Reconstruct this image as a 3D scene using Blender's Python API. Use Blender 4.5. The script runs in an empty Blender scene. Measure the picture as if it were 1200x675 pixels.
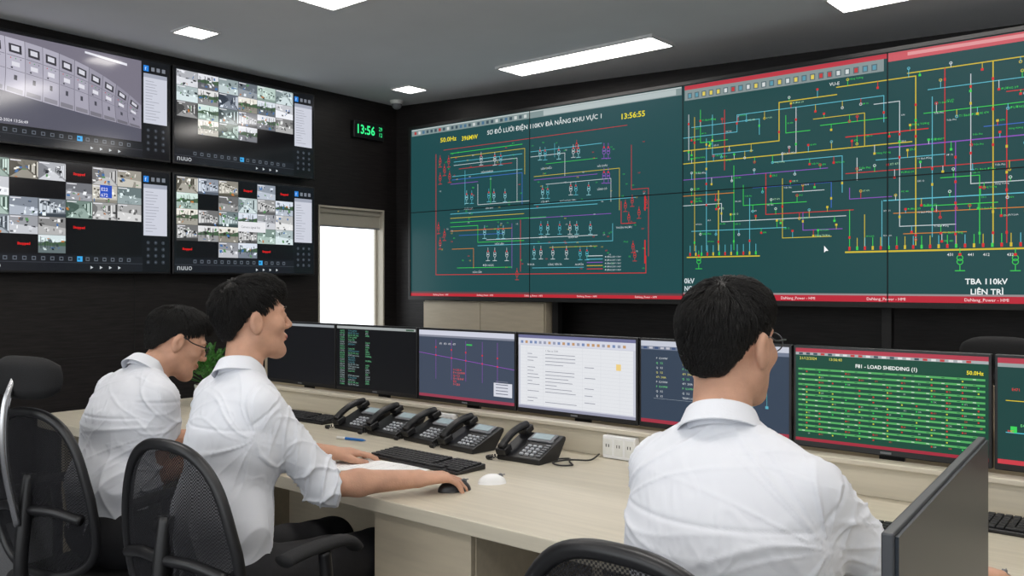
import bpy, bmesh, math, random
import numpy as np
from mathutils import Vector, Matrix
random.seed(7)
scene = bpy.context.scene
scene.view_settings.view_transform = 'Standard'
COL = scene.collection

# ------------------------------------------------------------------ camera
F = 1027.0
CAMZ = 1.35
cam_d = bpy.data.cameras.new("camera"); cam = bpy.data.objects.new("camera", cam_d)
COL.objects.link(cam); scene.camera = cam
cam.location = (0, 0, CAMZ); cam.rotation_euler = (math.radians(90), 0, math.radians(40))
cam_d.sensor_width = 36; cam_d.lens = F/1200*36; cam_d.shift_y = -5.5/1200
cam_d.clip_start = 0.02
FW = Vector((-math.sin(math.radians(40)), math.cos(math.radians(40)), 0))
RT = Vector((math.cos(math.radians(40)), math.sin(math.radians(40)), 0))
CAMP = Vector((0, 0, CAMZ))
def ray(px, py):
    return FW + RT*((px-600)/F) + Vector((0, 0, (332-py)/F))

# ------------------------------------------------------------------ materials
def lin(c):
    c = c/255.0
    return c/12.92 if c <= 0.04045 else ((c+0.055)/1.055)**2.4
def L3(c): return (lin(c[0]), lin(c[1]), lin(c[2]), 1)
MATS = {}
def mat(name, col, rough=0.5, metal=0.0, var=0.06, scale=30, bump=0.0, stretch=None, emis=None, strength=0, spec=0.5, sss=0.0, bscale=None, bdist=.002, distort=0, crease=False):
    if name in MATS: return MATS[name]
    m = bpy.data.materials.new(name); m.use_nodes = True
    nt = m.node_tree; b = nt.nodes["Principled BSDF"]
    tc = nt.nodes.new("ShaderNodeTexCoord"); mp = nt.nodes.new("ShaderNodeMapping")
    nz = nt.nodes.new("ShaderNodeTexNoise"); nz.inputs["Scale"].default_value = scale
    nz.inputs["Detail"].default_value = 4
    nt.links.new(tc.outputs["Object"], mp.inputs[0]); nt.links.new(mp.outputs[0], nz.inputs["Vector"])
    if stretch: mp.inputs["Scale"].default_value = stretch
    cr = nt.nodes.new("ShaderNodeValToRGB")
    c = L3(col)
    cr.color_ramp.elements[0].position = 0.3; cr.color_ramp.elements[1].position = 0.7
    cr.color_ramp.elements[0].color = tuple(x*(1-var) for x in c[:3])+(1,)
    cr.color_ramp.elements[1].color = tuple(min(1, x*(1+var)) for x in c[:3])+(1,)
    nt.links.new(nz.outputs["Fac"], cr.inputs[0]); nt.links.new(cr.outputs[0], b.inputs["Base Color"])
    b.inputs["Roughness"].default_value = rough; b.inputs["Metallic"].default_value = metal
    b.inputs["Specular IOR Level"].default_value = spec
    if sss:
        b.inputs["Subsurface Weight"].default_value = sss
        b.inputs["Subsurface Radius"].default_value = (0.01, 0.004, 0.002)
        b.inputs["Subsurface Scale"].default_value = 1.0
    if bump:
        bp = nt.nodes.new("ShaderNodeBump"); bp.inputs["Strength"].default_value = bump
        bp.inputs["Distance"].default_value = bdist
        src = nz.outputs["Fac"]
        if bscale:
            n2 = nt.nodes.new("ShaderNodeTexNoise"); n2.inputs["Scale"].default_value = bscale; n2.inputs["Distortion"].default_value = distort
            n2.inputs["Detail"].default_value = 2
            nt.links.new(mp.outputs[0], n2.inputs["Vector"]); src = n2.outputs["Fac"]
        if crease:
            a = nt.nodes.new("ShaderNodeMath"); a.operation = 'SUBTRACT'; a.inputs[1].default_value = .5; nt.links.new(src, a.inputs[0])
            a2 = nt.nodes.new("ShaderNodeMath"); a2.operation = 'ABSOLUTE'; nt.links.new(a.outputs[0], a2.inputs[0])
            a3 = nt.nodes.new("ShaderNodeMapRange"); a3.interpolation_type = 'SMOOTHSTEP'; a3.inputs["From Min"].default_value = 0; a3.inputs["From Max"].default_value = .06
            a3.inputs["To Min"].default_value = 1; a3.inputs["To Max"].default_value = 0
            nt.links.new(a2.outputs[0], a3.inputs["Value"]); src = a3.outputs["Result"]
        nt.links.new(src, bp.inputs["Height"])
        nt.links.new(bp.outputs[0], b.inputs["Normal"])
    if emis:
        b.inputs["Emission Color"].default_value = L3(emis); b.inputs["Emission Strength"].default_value = strength
    MATS[name] = m
    return m

def black_wood(name, base, seam_axis_scale):
    m = bpy.data.materials.new(name); m.use_nodes = True
    nt = m.node_tree; b = nt.nodes["Principled BSDF"]
    tc = nt.nodes.new("ShaderNodeTexCoord"); mp = nt.nodes.new("ShaderNodeMapping")
    mp.inputs["Scale"].default_value = seam_axis_scale
    nz = nt.nodes.new("ShaderNodeTexNoise"); nz.inputs["Scale"].default_value = 6; nz.inputs["Detail"].default_value = 8
    nz.inputs["Roughness"].default_value = 0.65
    nt.links.new(tc.outputs["Object"], mp.inputs[0]); nt.links.new(mp.outputs[0], nz.inputs["Vector"])
    cr = nt.nodes.new("ShaderNodeValToRGB"); c = L3(base)
    cr.color_ramp.elements[0].position = .35; cr.color_ramp.elements[1].position = .7
    cr.color_ramp.elements[0].color = tuple(x*.55 for x in c[:3])+(1,)
    cr.color_ramp.elements[1].color = tuple(x*1.5 for x in c[:3])+(1,)
    nt.links.new(nz.outputs["Fac"], cr.inputs[0]); nt.links.new(cr.outputs[0], b.inputs["Base Color"])
    b.inputs["Roughness"].default_value = .45; b.inputs["Specular IOR Level"].default_value = .3
    bp = nt.nodes.new("ShaderNodeBump"); bp.inputs["Strength"].default_value = .3; bp.inputs["Distance"].default_value = .002
    nt.links.new(nz.outputs["Fac"], bp.inputs["Height"]); nt.links.new(bp.outputs[0], b.inputs["Normal"])
    return m

M_wall = black_wood("black_wood_panelling", (33, 30, 30), (1, .6, 14))
M_ceil = mat("ceiling_paint", (230, 232, 235), .9, var=.02, scale=3)
M_floor = mat("dark_carpet", (108, 110, 114), .95, var=.3, scale=180, bump=.5)
M_cream = mat("cream_laminate", (188, 176, 154), .5, var=.06, scale=3, stretch=(2, 20, 14))
M_desk = mat("desk_laminate", (194, 186, 168), .42, var=.07, scale=2.5, stretch=(1.2, 22, 22))
M_deskedge = mat("desk_edge_band", (202, 194, 177), .45, var=.02)
M_white = mat("white_plastic", (222, 222, 218), .4, var=.02)
M_black = mat("black_plastic", (22, 22, 24), .38, var=.15)
M_blacksoft = mat("black_fabric", (17, 17, 19), .85, var=.25, scale=300, bump=.4)
M_blackmatte = mat("matte_black_metal", (14, 14, 15), .6, var=.1)
M_bezel = mat("monitor_bezel", (24, 24, 27), .35, var=.08)
M_chrome = mat("brushed_chrome", (190, 190, 192), .25, metal=1, var=.04)
M_grey = mat("grey_plastic", (110, 112, 116), .5, var=.05)
M_skin = mat("skin", (194, 150, 126), .58, var=.12, scale=22, sss=.1, bump=.3, bscale=240, spec=.3)
M_shirt = mat("white_shirt_cotton", (219, 221, 227), .9, var=.012, scale=9, bump=.22, bscale=5.0, bdist=.007, distort=1.0, spec=.12, crease=True)
M_collar = mat("white_collar_cotton", (222, 224, 230), .9, var=.01, scale=9, bump=.2, bscale=200, spec=.15)
M_trouser = mat("black_trousers", (20, 20, 24), .8, var=.2, scale=60, bump=.3)
M_shoe = mat("black_leather", (16, 15, 15), .3, var=.1)
M_hair = mat("black_hair", (15, 13, 12), .55, var=.35, scale=90, spec=.35)
M_eye = mat("eye_white", (225, 222, 218), .2, var=.01)
M_iris = mat("dark_iris", (28, 16, 10), .15, var=.1)
M_lip = mat("lips", (170, 110, 100), .5, var=.05)
M_glassframe = mat("spectacle_frame", (20, 20, 22), .3, var=.1)
M_silver = mat("silver_frame", (96, 98, 102), .3, metal=.8, var=.05)
M_leaf = mat("green_leaf", (54, 110, 40), .5, var=.35, scale=14)
M_pot = mat("white_ceramic", (210, 208, 200), .25, var=.03)
M_soil = mat("soil", (50, 36, 26), .95, var=.3, scale=80)
M_key = mat("keycap", (30, 30, 33), .55, var=.1)
M_keyw = mat("phone_key", (176, 180, 186), .5, var=.05)
M_lcd = mat("phone_lcd", (150, 165, 170), .25, var=.05, emis=(120, 135, 140), strength=.25)
M_light = mat("light_diffuser", (255, 255, 255), .5, var=0.0, emis=(255, 250, 244), strength=15)
M_frame = mat("lamp_housing", (225, 225, 225), .5, var=.01)
M_blue = mat("blue_plastic", (30, 110, 190), .35, var=.05)
M_hole = mat("socket_hole", (25, 25, 25), .6, var=.05)
M_offscreen = mat("switched_off_screen", (30, 37, 45), .35, var=.08, scale=2, spec=.3)
M_offcase = mat("grey_monitor_casing", (58, 60, 64), .35, var=.05)

def screen_mat(name, emit=True, strength=1.0, rough=.3, spec=.1):
    m = bpy.data.materials.new(name); m.use_nodes = True
    nt = m.node_tree; b = nt.nodes["Principled BSDF"]
    at = nt.nodes.new("ShaderNodeAttribute"); at.attribute_name = "Col"
    if emit:
        b.inputs["Base Color"].default_value = (.01, .01, .012, 1)
        nt.links.new(at.outputs["Color"], b.inputs["Emission Color"])
        b.inputs["Emission Strength"].default_value = strength
        b.inputs["Roughness"].default_value = rough
        b.inputs["Specular IOR Level"].default_value = spec
    else:
        nt.links.new(at.outputs["Color"], b.inputs["Base Color"]); b.inputs["Roughness"].default_value = .8
    return m
M_screen = screen_mat("lit_screen", True, 1.0)
M_tvscreen = screen_mat("glossy_lit_screen", True, 1.0, .12, .5)
M_print = screen_mat("printed_paper", False)

def mesh_mat():
    m = bpy.data.materials.new("chair_mesh_fabric"); m.use_nodes = True
    nt = m.node_tree; b = nt.nodes["Principled BSDF"]
    b.inputs["Base Color"].default_value = (.010, .010, .012, 1); b.inputs["Roughness"].default_value = .85; b.inputs["Specular IOR Level"].default_value = .2
    tr = nt.nodes.new("ShaderNodeBsdfTransparent"); mx = nt.nodes.new("ShaderNodeMixShader")
    tc = nt.nodes.new("ShaderNodeTexCoord"); ck = nt.nodes.new("ShaderNodeTexChecker"); ck.inputs["Scale"].default_value = 260
    ma = nt.nodes.new("ShaderNodeMath"); ma.operation = 'MULTIPLY_ADD'; ma.inputs[1].default_value = .2; ma.inputs[2].default_value = .02
    nt.links.new(tc.outputs["Object"], ck.inputs["Vector"]); nt.links.new(ck.outputs["Fac"], ma.inputs[0])
    nt.links.new(ma.outputs[0], mx.inputs[0]); nt.links.new(b.outputs[0], mx.inputs[1]); nt.links.new(tr.outputs[0], mx.inputs[2])
    nt.links.new(mx.outputs[0], nt.nodes["Material Output"].inputs[0])
    return m
M_mesh = mesh_mat()

# ------------------------------------------------------------------ mesh helpers
def add_box(bm, c, s, rot=None):
    r = bmesh.ops.create_cube(bm, size=1.0)
    M = Matrix.Translation(Vector(c)) @ (rot.to_4x4() if rot else Matrix.Identity(4)) @ Matrix.Diagonal((s[0], s[1], s[2], 1))
    bmesh.ops.transform(bm, matrix=M, verts=r['verts']); return r['verts']
def box2(bm, a, b):
    return add_box(bm, [(a[i]+b[i])/2 for i in range(3)], [abs(b[i]-a[i]) for i in range(3)])
def add_cyl(bm, p0, p1, r0, r1=None, seg=20):
    if r1 is None: r1 = r0
    p0 = Vector(p0); p1 = Vector(p1); d = p1-p0
    q = d.to_track_quat('Z', 'Y').to_matrix().to_4x4()
    r = bmesh.ops.create_cone(bm, cap_ends=True, segments=seg, radius1=r0, radius2=r1, depth=d.length)
    bmesh.ops.transform(bm, matrix=Matrix.Translation((p0+p1)/2) @ q, verts=r['verts']); return r['verts']
def add_sph(bm, c, r, u=16, v=12, rot=None):
    if not hasattr(r, '__len__'): r = (r, r, r)
    q = bmesh.ops.create_uvsphere(bm, u_segments=u, v_segments=v, radius=1)
    M = Matrix.Translation(Vector(c)) @ (rot.to_4x4() if rot else Matrix.Identity(4)) @ Matrix.Diagonal((r[0], r[1], r[2], 1))
    bmesh.ops.transform(bm, matrix=M, verts=q['verts']); return q['verts']
def add_tube(bm, pts, r, seg=10, closed=False, flat=None):
    pts = [Vector(p) for p in pts]; n = len(pts); rings = []
    prev = None
    for i, p in enumerate(pts):
        if closed: t = (pts[(i+1) % n]-pts[i-1])
        else: t = pts[min(i+1, n-1)]-pts[max(i-1, 0)]
        t.normalize()
        if prev is None:
            a = Vector((0, 0, 1)) if abs(t.z) < .9 else Vector((0, 1, 0))
            x = t.cross(a).normalized()
        else:
            x = (prev - t*prev.dot(t)).normalized()
        prev = x; y = t.cross(x)
        rr = r[i] if hasattr(r, '__len__') else r
        ring = []
        for k in range(seg):
            a = 2*math.pi*k/seg
            ring.append(bm.verts.new(p + x*rr*math.cos(a) + y*rr*math.sin(a)))
        rings.append(ring)
    m = n if closed else n-1
    for i in range(m):
        A = rings[i]; B = rings[(i+1) % n]
        for k in range(seg):
            bm.faces.new((A[k], A[(k+1) % seg], B[(k+1) % seg], B[k]))
    if not closed:
        bm.faces.new(rings[0][::-1]); bm.faces.new(rings[-1])
def smooth_pts(pts, n=6):
    pts = [Vector(p) for p in pts]; out = []
    for i in range(len(pts)-1):
        p0 = pts[max(i-1, 0)]; p1 = pts[i]; p2 = pts[i+1]; p3 = pts[min(i+2, len(pts)-1)]
        for k in range(n):
            t = k/n
            out.append(.5*((2*p1)+(-p0+p2)*t+(2*p0-5*p1+4*p2-p3)*t*t+(-p0+3*p1-3*p2+p3)*t**3))
    out.append(pts[-1]); return out
def new_obj(name, bm, material, parent=None, smooth=False, bevel=0, seg=3, loc=None):
    me = bpy.data.meshes.new(name)
    bmesh.ops.recalc_face_normals(bm, faces=bm.faces)
    bm.to_mesh(me); bm.free()
    for m in (material if isinstance(material, (list, tuple)) else [material]): me.materials.append(m)
    if smooth: me.polygons.foreach_set("use_smooth", [True]*len(me.polygons))
    o = bpy.data.objects.new(name, me); COL.objects.link(o)
    if parent: o.parent = parent
    if loc: o.location = loc
    if bevel:
        b = o.modifiers.new("bevel", 'BEVEL'); b.width = bevel; b.segments = seg; b.limit_method = 'ANGLE'; b.angle_limit = math.radians(40)
        me.polygons.foreach_set("use_smooth", [True]*len(me.polygons))
        w = o.modifiers.new("wn", 'WEIGHTED_NORMAL')
    return o
def tag(o, label, cat, group=None):
    o["label"] = label; o["category"] = cat
    if group: o["group"] = group
    return o
def thing(name, label, cat, loc=(0, 0, 0), yaw=0, group=None):
    o = bpy.data.objects.new(name, None); o.empty_display_size = .1
    COL.objects.link(o); o.location = loc; o.rotation_euler = (0, 0, math.radians(yaw))
    return tag(o, label, cat, group)
def structure(o): o["kind"] = "structure"; return o
def copy_tree(src, parent=None):
    o = src.copy(); COL.objects.link(o)
    if parent is not None: o.parent = parent
    for c in src.children: copy_tree(c, o)
    return o

# ------------------------------------------------------------------ canvas (screen images as real flat mesh)
class Canvas:
    def __init__(s, O, U, V, mtl=None):
        s.O = Vector(O); s.U = Vector(U).normalized(); s.V = Vector(V).normalized(); s.N = s.U.cross(s.V)
        s.v = []; s.f = []; s.c = []; s.t = []; s.mtl = mtl or M_screen; s.step = .0004
    def p(s, px, py):
        d = ray(px, py); t = (s.O-CAMP).dot(s.N)/d.dot(s.N); P = CAMP+d*t-s.O
        return P.dot(s.U), P.dot(s.V)
    def sz(s, px, py, n):
        d = ray(px, py); t = (s.O-CAMP).dot(s.N)/d.dot(s.N); return n/F*t
    def poly(s, pts, col, l=1):
        b = len(s.v)
        for q in pts: s.v.append((q[0], q[1], l*s.step))
        s.f.append(list(range(b, b+len(pts)))); s.c.append(L3(col))
    def rect(s, a, b, c, d, col, l=1):
        s.poly([(a, b), (c, b), (c, d), (a, d)], col, l)
    def line(s, pts, w, col, l=2):
        for (a, b) in zip(pts[:-1], pts[1:]):
            a = Vector(a[:2]); b = Vector(b[:2]); d = b-a
            if d.length < 1e-6: continue
            d.normalize(); n = Vector((-d.y, d.x))*w/2; e = d*w/2
            s.poly([a-e-n, b+e-n, b+e+n, a-e+n], col, l)
    def lp(s, pts, w, col, l=2, snap=True):
        q = [list(s.p(*a)) for a in pts]
        if snap:
            for i in range(1, len(q)):
                if abs(q[i][0]-q[i-1][0]) > abs(q[i][1]-q[i-1][1]): q[i][1] = q[i-1][1]
                else: q[i][0] = q[i-1][0]
        s.line(q, s.sz(pts[0][0], pts[0][1], w), col, l)
    def ring(s, u, v, r, w, col, l=2, n=12):
        for i in range(n):
            a = 2*math.pi*i/n; b = 2*math.pi*(i+1)/n
            s.poly([(u+r*math.cos(a), v+r*math.sin(a)), (u+(r+w)*math.cos(a), v+(r+w)*math.sin(a)),
                    (u+(r+w)*math.cos(b), v+(r+w)*math.sin(b)), (u+r*math.cos(b), v+r*math.sin(b))], col, l)
    def disc(s, u, v, r, col, l=2, n=10):
        s.poly([(u+r*math.cos(2*math.pi*i/n), v+r*math.sin(2*math.pi*i/n)) for i in range(n)], col, l)
    def text(s, st, u, v, size, col, align='LEFT', l=3, bold=0, sx=1):
        s.t.append((st, u, v, size, col, align, l, bold, sx))
    def tp(s, st, px, py, hpx, col, align='LEFT', l=3, bold=0, sx=1, w=None):
        u, v = s.p(px, py)
        if w is not None: sx = ('fit', s.p(px+w, py)[0]-u)
        s.text(st, u, v, s.sz(px, py, hpx)/.72, col, align, l, bold, sx)
    def build(s, name, parent=None):
        if s.t:
            obs = []
            for (st, u, v, size, col, al, l, bold, sx) in s.t:
                cu = bpy.data.curves.new("t", 'FONT'); cu.body = st; cu.size = size; cu.align_x = al; cu.resolution_u = 2
                cu.offset = bold
                o = bpy.data.objects.new("t", cu); COL.objects.link(o); obs.append(o)
            dg = bpy.context.evaluated_depsgraph_get(); dg.update()
            for o, (st, u, v, size, col, al, l, bold, sx) in zip(obs, s.t):
                me = o.evaluated_get(dg).to_mesh(); b = len(s.v); c = L3(col)
                if isinstance(sx, tuple) and len(me.vertices):
                    xs = [w.co.x for w in me.vertices]; sx = sx[1]/max(xs)
                for w in me.vertices: s.v.append((u+w.co.x*sx, v+w.co.y, l*s.step))
                for pl in me.polygons: s.f.append([b+i for i in pl.vertices]); s.c.append(c)
                o.evaluated_get(dg).to_mesh_clear()
            for o in obs:
                cu = o.data; bpy.data.objects.remove(o); bpy.data.curves.remove(cu)
        me = bpy.data.meshes.new(name); me.from_pydata(s.v, [], s.f)
        at = me.color_attributes.new("Col", 'FLOAT_COLOR', 'CORNER')
        arr = []
        for f, c in zip(s.f, s.c): arr.extend(list(c)*len(f))
        at.data.foreach_set("color", arr)
        me.materials.append(s.mtl)
        o = bpy.data.objects.new(name, me); COL.objects.link(o)
        R = Matrix((s.U, s.V, s.N)).transposed().to_4x4()
        W = Matrix.Translation(s.O) @ R
        if parent:
            o.parent = parent
            PM = Matrix.Translation(parent.location) @ parent.rotation_euler.to_matrix().to_4x4()
            o.matrix_local = PM.inverted() @ W
        else: o.matrix_world = W
        return o

# ------------------------------------------------------------------ room shell
CEIL = 2.83
C0 = Vector((-5.46, 5.0, 0))
dA = Vector((.04, -1, 0)).normalized(); nA = Vector((1, .04, 0)).normalized()
dB = Vector((4.482, .703, 0)).normalized(); nB = Vector((.703, -4.482, 0)).normalized()
def frame_obj(o, O, X, Y):
    R = Matrix((X, Y, Vector((0, 0, 1)))).transposed().to_4x4()
    o.matrix_world = Matrix.Translation(O) @ R
bm = bmesh.new(); box2(bm, (-6.2, -3.2, -.1), (3.4, 7.0, 0)); structure(new_obj("floor", bm, M_floor))
bm = bmesh.new(); box2(bm, (-6.2, -3.2, CEIL), (3.4, 7.0, CEIL+.1)); structure(new_obj("ceiling", bm, M_ceil))
pc = Canvas(C0, -dA, (0, 0, 1))
wu0 = pc.p(373, 300)[0]; wu1 = pc.p(450, 300)[0]
wz0, wz1 = .95, 1.95
s1, s0 = -wu0, -wu1
bm = bmesh.new()
for a, b, z0, z1 in ((-.2, s0, 0, CEIL), (s1, 7.7, 0, CEIL), (s0, s1, 0, wz0), (s0, s1, wz1, CEIL)):
    box2(bm, (a, 0, z0), (b, .10, z1))
o = structure(new_obj("wall_left", bm, M_wall)); frame_obj(o, C0, dA, -nA)
bm = bmesh.new()
for s in (1.0+.4, 2.3, 3.6, 4.9): box2(bm, (s, -.004, 0), (s+.006, .001, CEIL))
for z in (.9,): box2(bm, (s1+.02, -.004, z), (7.6, .001, z+.006))
o = structure(new_obj("trim_1", bm, M_blackmatte)); frame_obj(o, C0, dA, -nA)
bm = bmesh.new(); box2(bm, (-.2, 0, 0), (9.2, .2, CEIL))
o = structure(new_obj("wall_back", bm, M_wall))
o.matrix_world = Matrix.Translation(C0) @ Matrix((dB, -nB, Vector((0, 0, 1)))).transposed().to_4x4()
M_w2 = mat("plain_wall_paint", (222, 222, 220), .9, var=.02)
bm = bmesh.new(); box2(bm, (3.2, -3.1, 0), (3.4, 6.9, CEIL)); structure(new_obj("wall_right", bm, M_w2))
bm = bmesh.new()
for x0, x1, z0, z1 in ((-5.4, -4.6, 0, CEIL), (2.8, 3.4, 0, CEIL), (-4.6, 2.8, 0, .5), (-4.6, 2.8, 2.6, CEIL)):  # wide opening added behind the camera so sky light fills the room
    box2(bm, (x0, -2.8, z0), (x1, -2.6, z1))
structure(new_obj("wall_front", bm, M_w2))
M_reveal = mat("window_reveal_paint", (176, 170, 156), .7, var=.02)
bm = bmesh.new()
for x in (-4.6, -2.1, .3, 2.76): box2(bm, (x, -2.74, .54), (x+.04, -2.68, 2.56))
box2(bm, (-4.6, -2.74, .5), (2.8, -2.68, .54)); box2(bm, (-4.6, -2.74, 2.56), (2.8, -2.68, 2.6))
structure(new_obj("added_fill_window", bm, M_reveal))  # unseen added window, lights shirt backs and ceiling
bm = bmesh.new()
f = .015
box2(bm, (s0, -.004, wz1-f), (s1, .09, wz1)); box2(bm, (s0, -.004, wz0), (s1, .09, wz0+f))
box2(bm, (s0, -.004, wz0+f), (s0+f, .09, wz1-f)); box2(bm, (s1-f, -.004, wz0+f), (s1, .09, wz1-f))
box2(bm, (s0+f, .065, wz1-.035), (s1-f, .085, wz1-f))
box2(bm, (s0+f, .065, wz0+f), (s0+f+.02, .085, wz1-.035)); box2(bm, (s1-.04, .065, wz0+f), (s1-f, .085, wz1-.035))
o = structure(new_obj("window_1", bm, M_reveal)); frame_obj(o, C0, dA, -nA)
bl = thing("window_blind", "rolled grey-cream roller blind at the window head", "blind", (0, 0, 0))
frame_obj(bl, C0, dA, -nA)
M_blind = mat("blind_fabric", (160, 155, 142), .8, var=.03, scale=120)
bm = bmesh.new(); box2(bm, (s0+f+.004, .036, wz1-.15), (s1-f-.004, .040, wz1-f-.01)); new_obj("blind_fabric", bm, M_blind, bl)
bm = bmesh.new(); add_cyl(bm, (s0+f+.003, .038, wz1-f-.024), (s1-f-.003, .038, wz1-f-.024), .02); new_obj("roller", bm, M_blind, bl, smooth=False)
bm = bmesh.new(); box2(bm, (s0+f+.004, .032, wz1-.16), (s1-f-.004, .044, wz1-.148)); new_obj("bottom_rail", bm, M_grey, bl)
w = bpy.data.worlds.new("world"); scene.world = w; w.use_nodes = True
bg = w.node_tree.nodes["Background"]; bg.inputs[0].default_value = (.93, .97, 1, 1); bg.inputs[1].default_value = 2.5

# ------------------------------------------------------------------ ceiling fittings
def troffer(x0, y0, x1, y1):
    r = thing("ceiling_light", "long rectangular white recessed ceiling light, switched on", "ceiling light", ((x0+x1)/2, (y0+y1)/2, CEIL), group="recessed ceiling lights")
    X = (x1-x0)/2; Y = (y1-y0)/2; f = .018
    bm = bmesh.new()
    box2(bm, (-X-f, -Y-f, -.018), (X+f, -Y, 0)); box2(bm, (-X-f, Y, -.018), (X+f, Y+f, 0))
    box2(bm, (-X-f, -Y, -.018), (-X, Y, 0)); box2(bm, (X, -Y, -.018), (X+f, Y, 0))
    new_obj("housing", bm, M_frame, r)
    bm = bmesh.new(); box2(bm, (-X, -Y, -.012), (X, Y, 0)); new_obj("diffuser", bm, M_light, r)
for x0 in (-3.92, -1.67, .58): troffer(x0, 4.53, x0+1.2, 4.78)
for x0 in (-3.75, -1.5, .75): troffer(x0, 2.73, x0+1.2, 2.98)
for x0 in (-3.75, -1.5, .75): troffer(x0, .9, x0+1.2, 1.15)
for x0 in (-3.75, -1.5, .75): troffer(x0, -1.1, x0+1.2, -.85)
def downlight(x, y, s=.09):
    r = thing("downlight", "small square white recessed downlight, lit", "downlight", (x, y, CEIL), group="square downlights")
    bm = bmesh.new(); f = .012
    for a in ((-s-f, -s-f, s+f, -s), (-s-f, s, s+f, s+f), (-s-f, -s, -s, s), (s, -s, s+f, s)):
        box2(bm, (a[0], a[1], -.01), (a[2], a[3], 0))
    new_obj("trim_ring", bm, M_frame, r)
    bm = bmesh.new(); box2(bm, (-s, -s, -.006), (s, s, 0)); new_obj("diffuser", bm, M_light, r)
downlight(-4.736, 2.753); downlight(-4.883, 4.606); downlight(-4.736, .9)
r = thing("security_camera", "small white dome security camera under the ceiling corner", "security camera", (-5.28, 4.84, CEIL))
bm = bmesh.new(); add_cyl(bm, (0, 0, 0), (0, 0, -.03), .055, .05, 28); new_obj("mount", bm, M_white, r, smooth=False, bevel=.004)
bm = bmesh.new(); add_sph(bm, (0, 0, -.032), (.042, .042, .04), 24, 14); new_obj("dome", bm, M_grey, r, smooth=True)

# ------------------------------------------------------------------ clock on wall A
cu0, cz = pc.p(410, 154); cu1, _ = pc.p(447, 154)
ccx = (cu0+cu1)/2
pos = C0 + (-dA)*ccx + Vector((0, 0, 2.575))
r = thing("wall_clock", "black digital wall clock with glowing green digits", "clock", pos, 0)
r.rotation_euler = (0, 0, math.atan2(nA.y, nA.x)+math.pi/2)
bm = bmesh.new(); box2(bm, (-.165, -.04, -.07), (.165, 0, .07)); new_obj("housing", bm, M_black, r, bevel=.008)
co = pos + nA*.0415
c = Canvas(co, -dA, (0, 0, 1)); G = (60, 255, 150)
c.rect(-.155, -.06, .155, .06, (6, 12, 10), 0)
c.text("13:56", -.145, -.032, .1, G, sx=.92, bold=.002)
c.text("29", .1, .012, .045, G, sx=.9); c.text("12", .1, -.035, .045, G, sx=.9)
c.build("display", r)

# ------------------------------------------------------------------ TVs on wall A
tvp = Canvas(C0+nA*.10, -dA, (0, 0, 1))
uR0 = tvp.p(203, 200)[0]; uR1 = tvp.p(369, 200)[0]; tw = uR1-uR0
uL1 = tvp.p(200.5, 200)[0]; uL0 = uL1-tw
rows = ((2.12, 2.755), (1.41, 2.065))
def feed(c, x0, y0, x1, y1, rnd, l=2, dens=16):
    base = rnd.randint(100, 200); tint = rnd.choice([(-8, 0, 12), (-6, 2, 10), (-10, 4, 6), (0, 2, 8), (10, 6, -4), (-12, 8, 0), (0, 0, 0)])
    def cc(b): return tuple(max(5, min(250, b+t)) for t in tint)
    c.rect(x0, y0, x1, y1, cc(base), l)
    W = x1-x0; H = y1-y0; kind = rnd.randint(0, 3)
    def P(a, b): return (x0+W*min(1, max(0, a)), y0+H*min(1, max(0, b)))
    if kind == 0:
        a, b = rnd.uniform(.3, .6), rnd.uniform(.45, .6)
        c.poly([P(0, 0), P(1, 0), P(a+.1, b), P(a-.1, b)], cc(base+35), l+1)
        c.poly([P(0, 0), P(a-.1, b), P(a-.1, b+.2), P(0, 1)], cc(base-45), l+1); c.poly([P(1, 0), P(1, 1), P(a+.1, b+.2), P(a+.1, b)], cc(base-20), l+1)
        for i in range(6):
            t = i/6; c.poly([P(1-(1-a-.1)*t, .1+b*t), P(1-(1-a-.1)*(t+.1), .1+b*(t+.1)), P(1-(1-a-.1)*(t+.1), .95-(.9-b-.2)*(t+.1)), P(1-(1-a-.1)*t, .95-(.9-b-.2)*t)], cc(rnd.choice([60, 215, 230])), l+2)
    elif kind == 1:
        for i in range(7):
            a = .04+i*.135; t = .9-.05*i; c.poly([P(a, .15+.02*i), P(a+.11, .17+.02*i), P(a+.11, t-.02), P(a, t)], cc(rnd.choice([220, 205, 190])), l+1)
            c.rect(*P(a+.02, t-.2), *P(a+.09, t-.1), cc(60), l+2)
        c.poly([P(0, 0), P(1, 0), P(1, .18), P(0, .14)], cc(base-50), l+1)
    elif kind == 2:
        c.rect(*P(0, .6), *P(1, 1), cc(225), l+1); c.poly([P(0, .5), P(.3, .66), P(.7, .6), P(1, .7), P(1, .4), P(0, .4)], (70, 95, 70), l+2)
        for i in range(9): a = rnd.uniform(.05, .9); c.rect(*P(a, .25), *P(a+.018, rnd.uniform(.6, .95)), cc(60), l+3)
    else:
        c.poly([P(0, .0), P(1, .0), P(1, .4), P(0, .55)], cc(base+45), l+1)
    for i in range(dens):
        a = rnd.uniform(0, .86); b = rnd.uniform(0, .8); w_ = rnd.uniform(.02, .14); h_ = rnd.uniform(.04, .2)
        col = cc(rnd.choice([40, 65, 95, 140, 215, 235, 245]))
        if rnd.random() < .08: col = (90, 140, 90)
        if rnd.random() < .08: col = (60, 110, 170)
        if rnd.random() < .05: col = (190, 120, 60)
        sk = rnd.uniform(-.06, .06)
        c.poly([P(a, b), P(a+w_, b), P(a+w_+sk, b+h_), P(a+sk, b+h_)], col, l+3+(i % 3))
    c.rect(*P(.03, .9), *P(.4, .95), (235, 235, 240), l+7)
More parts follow.
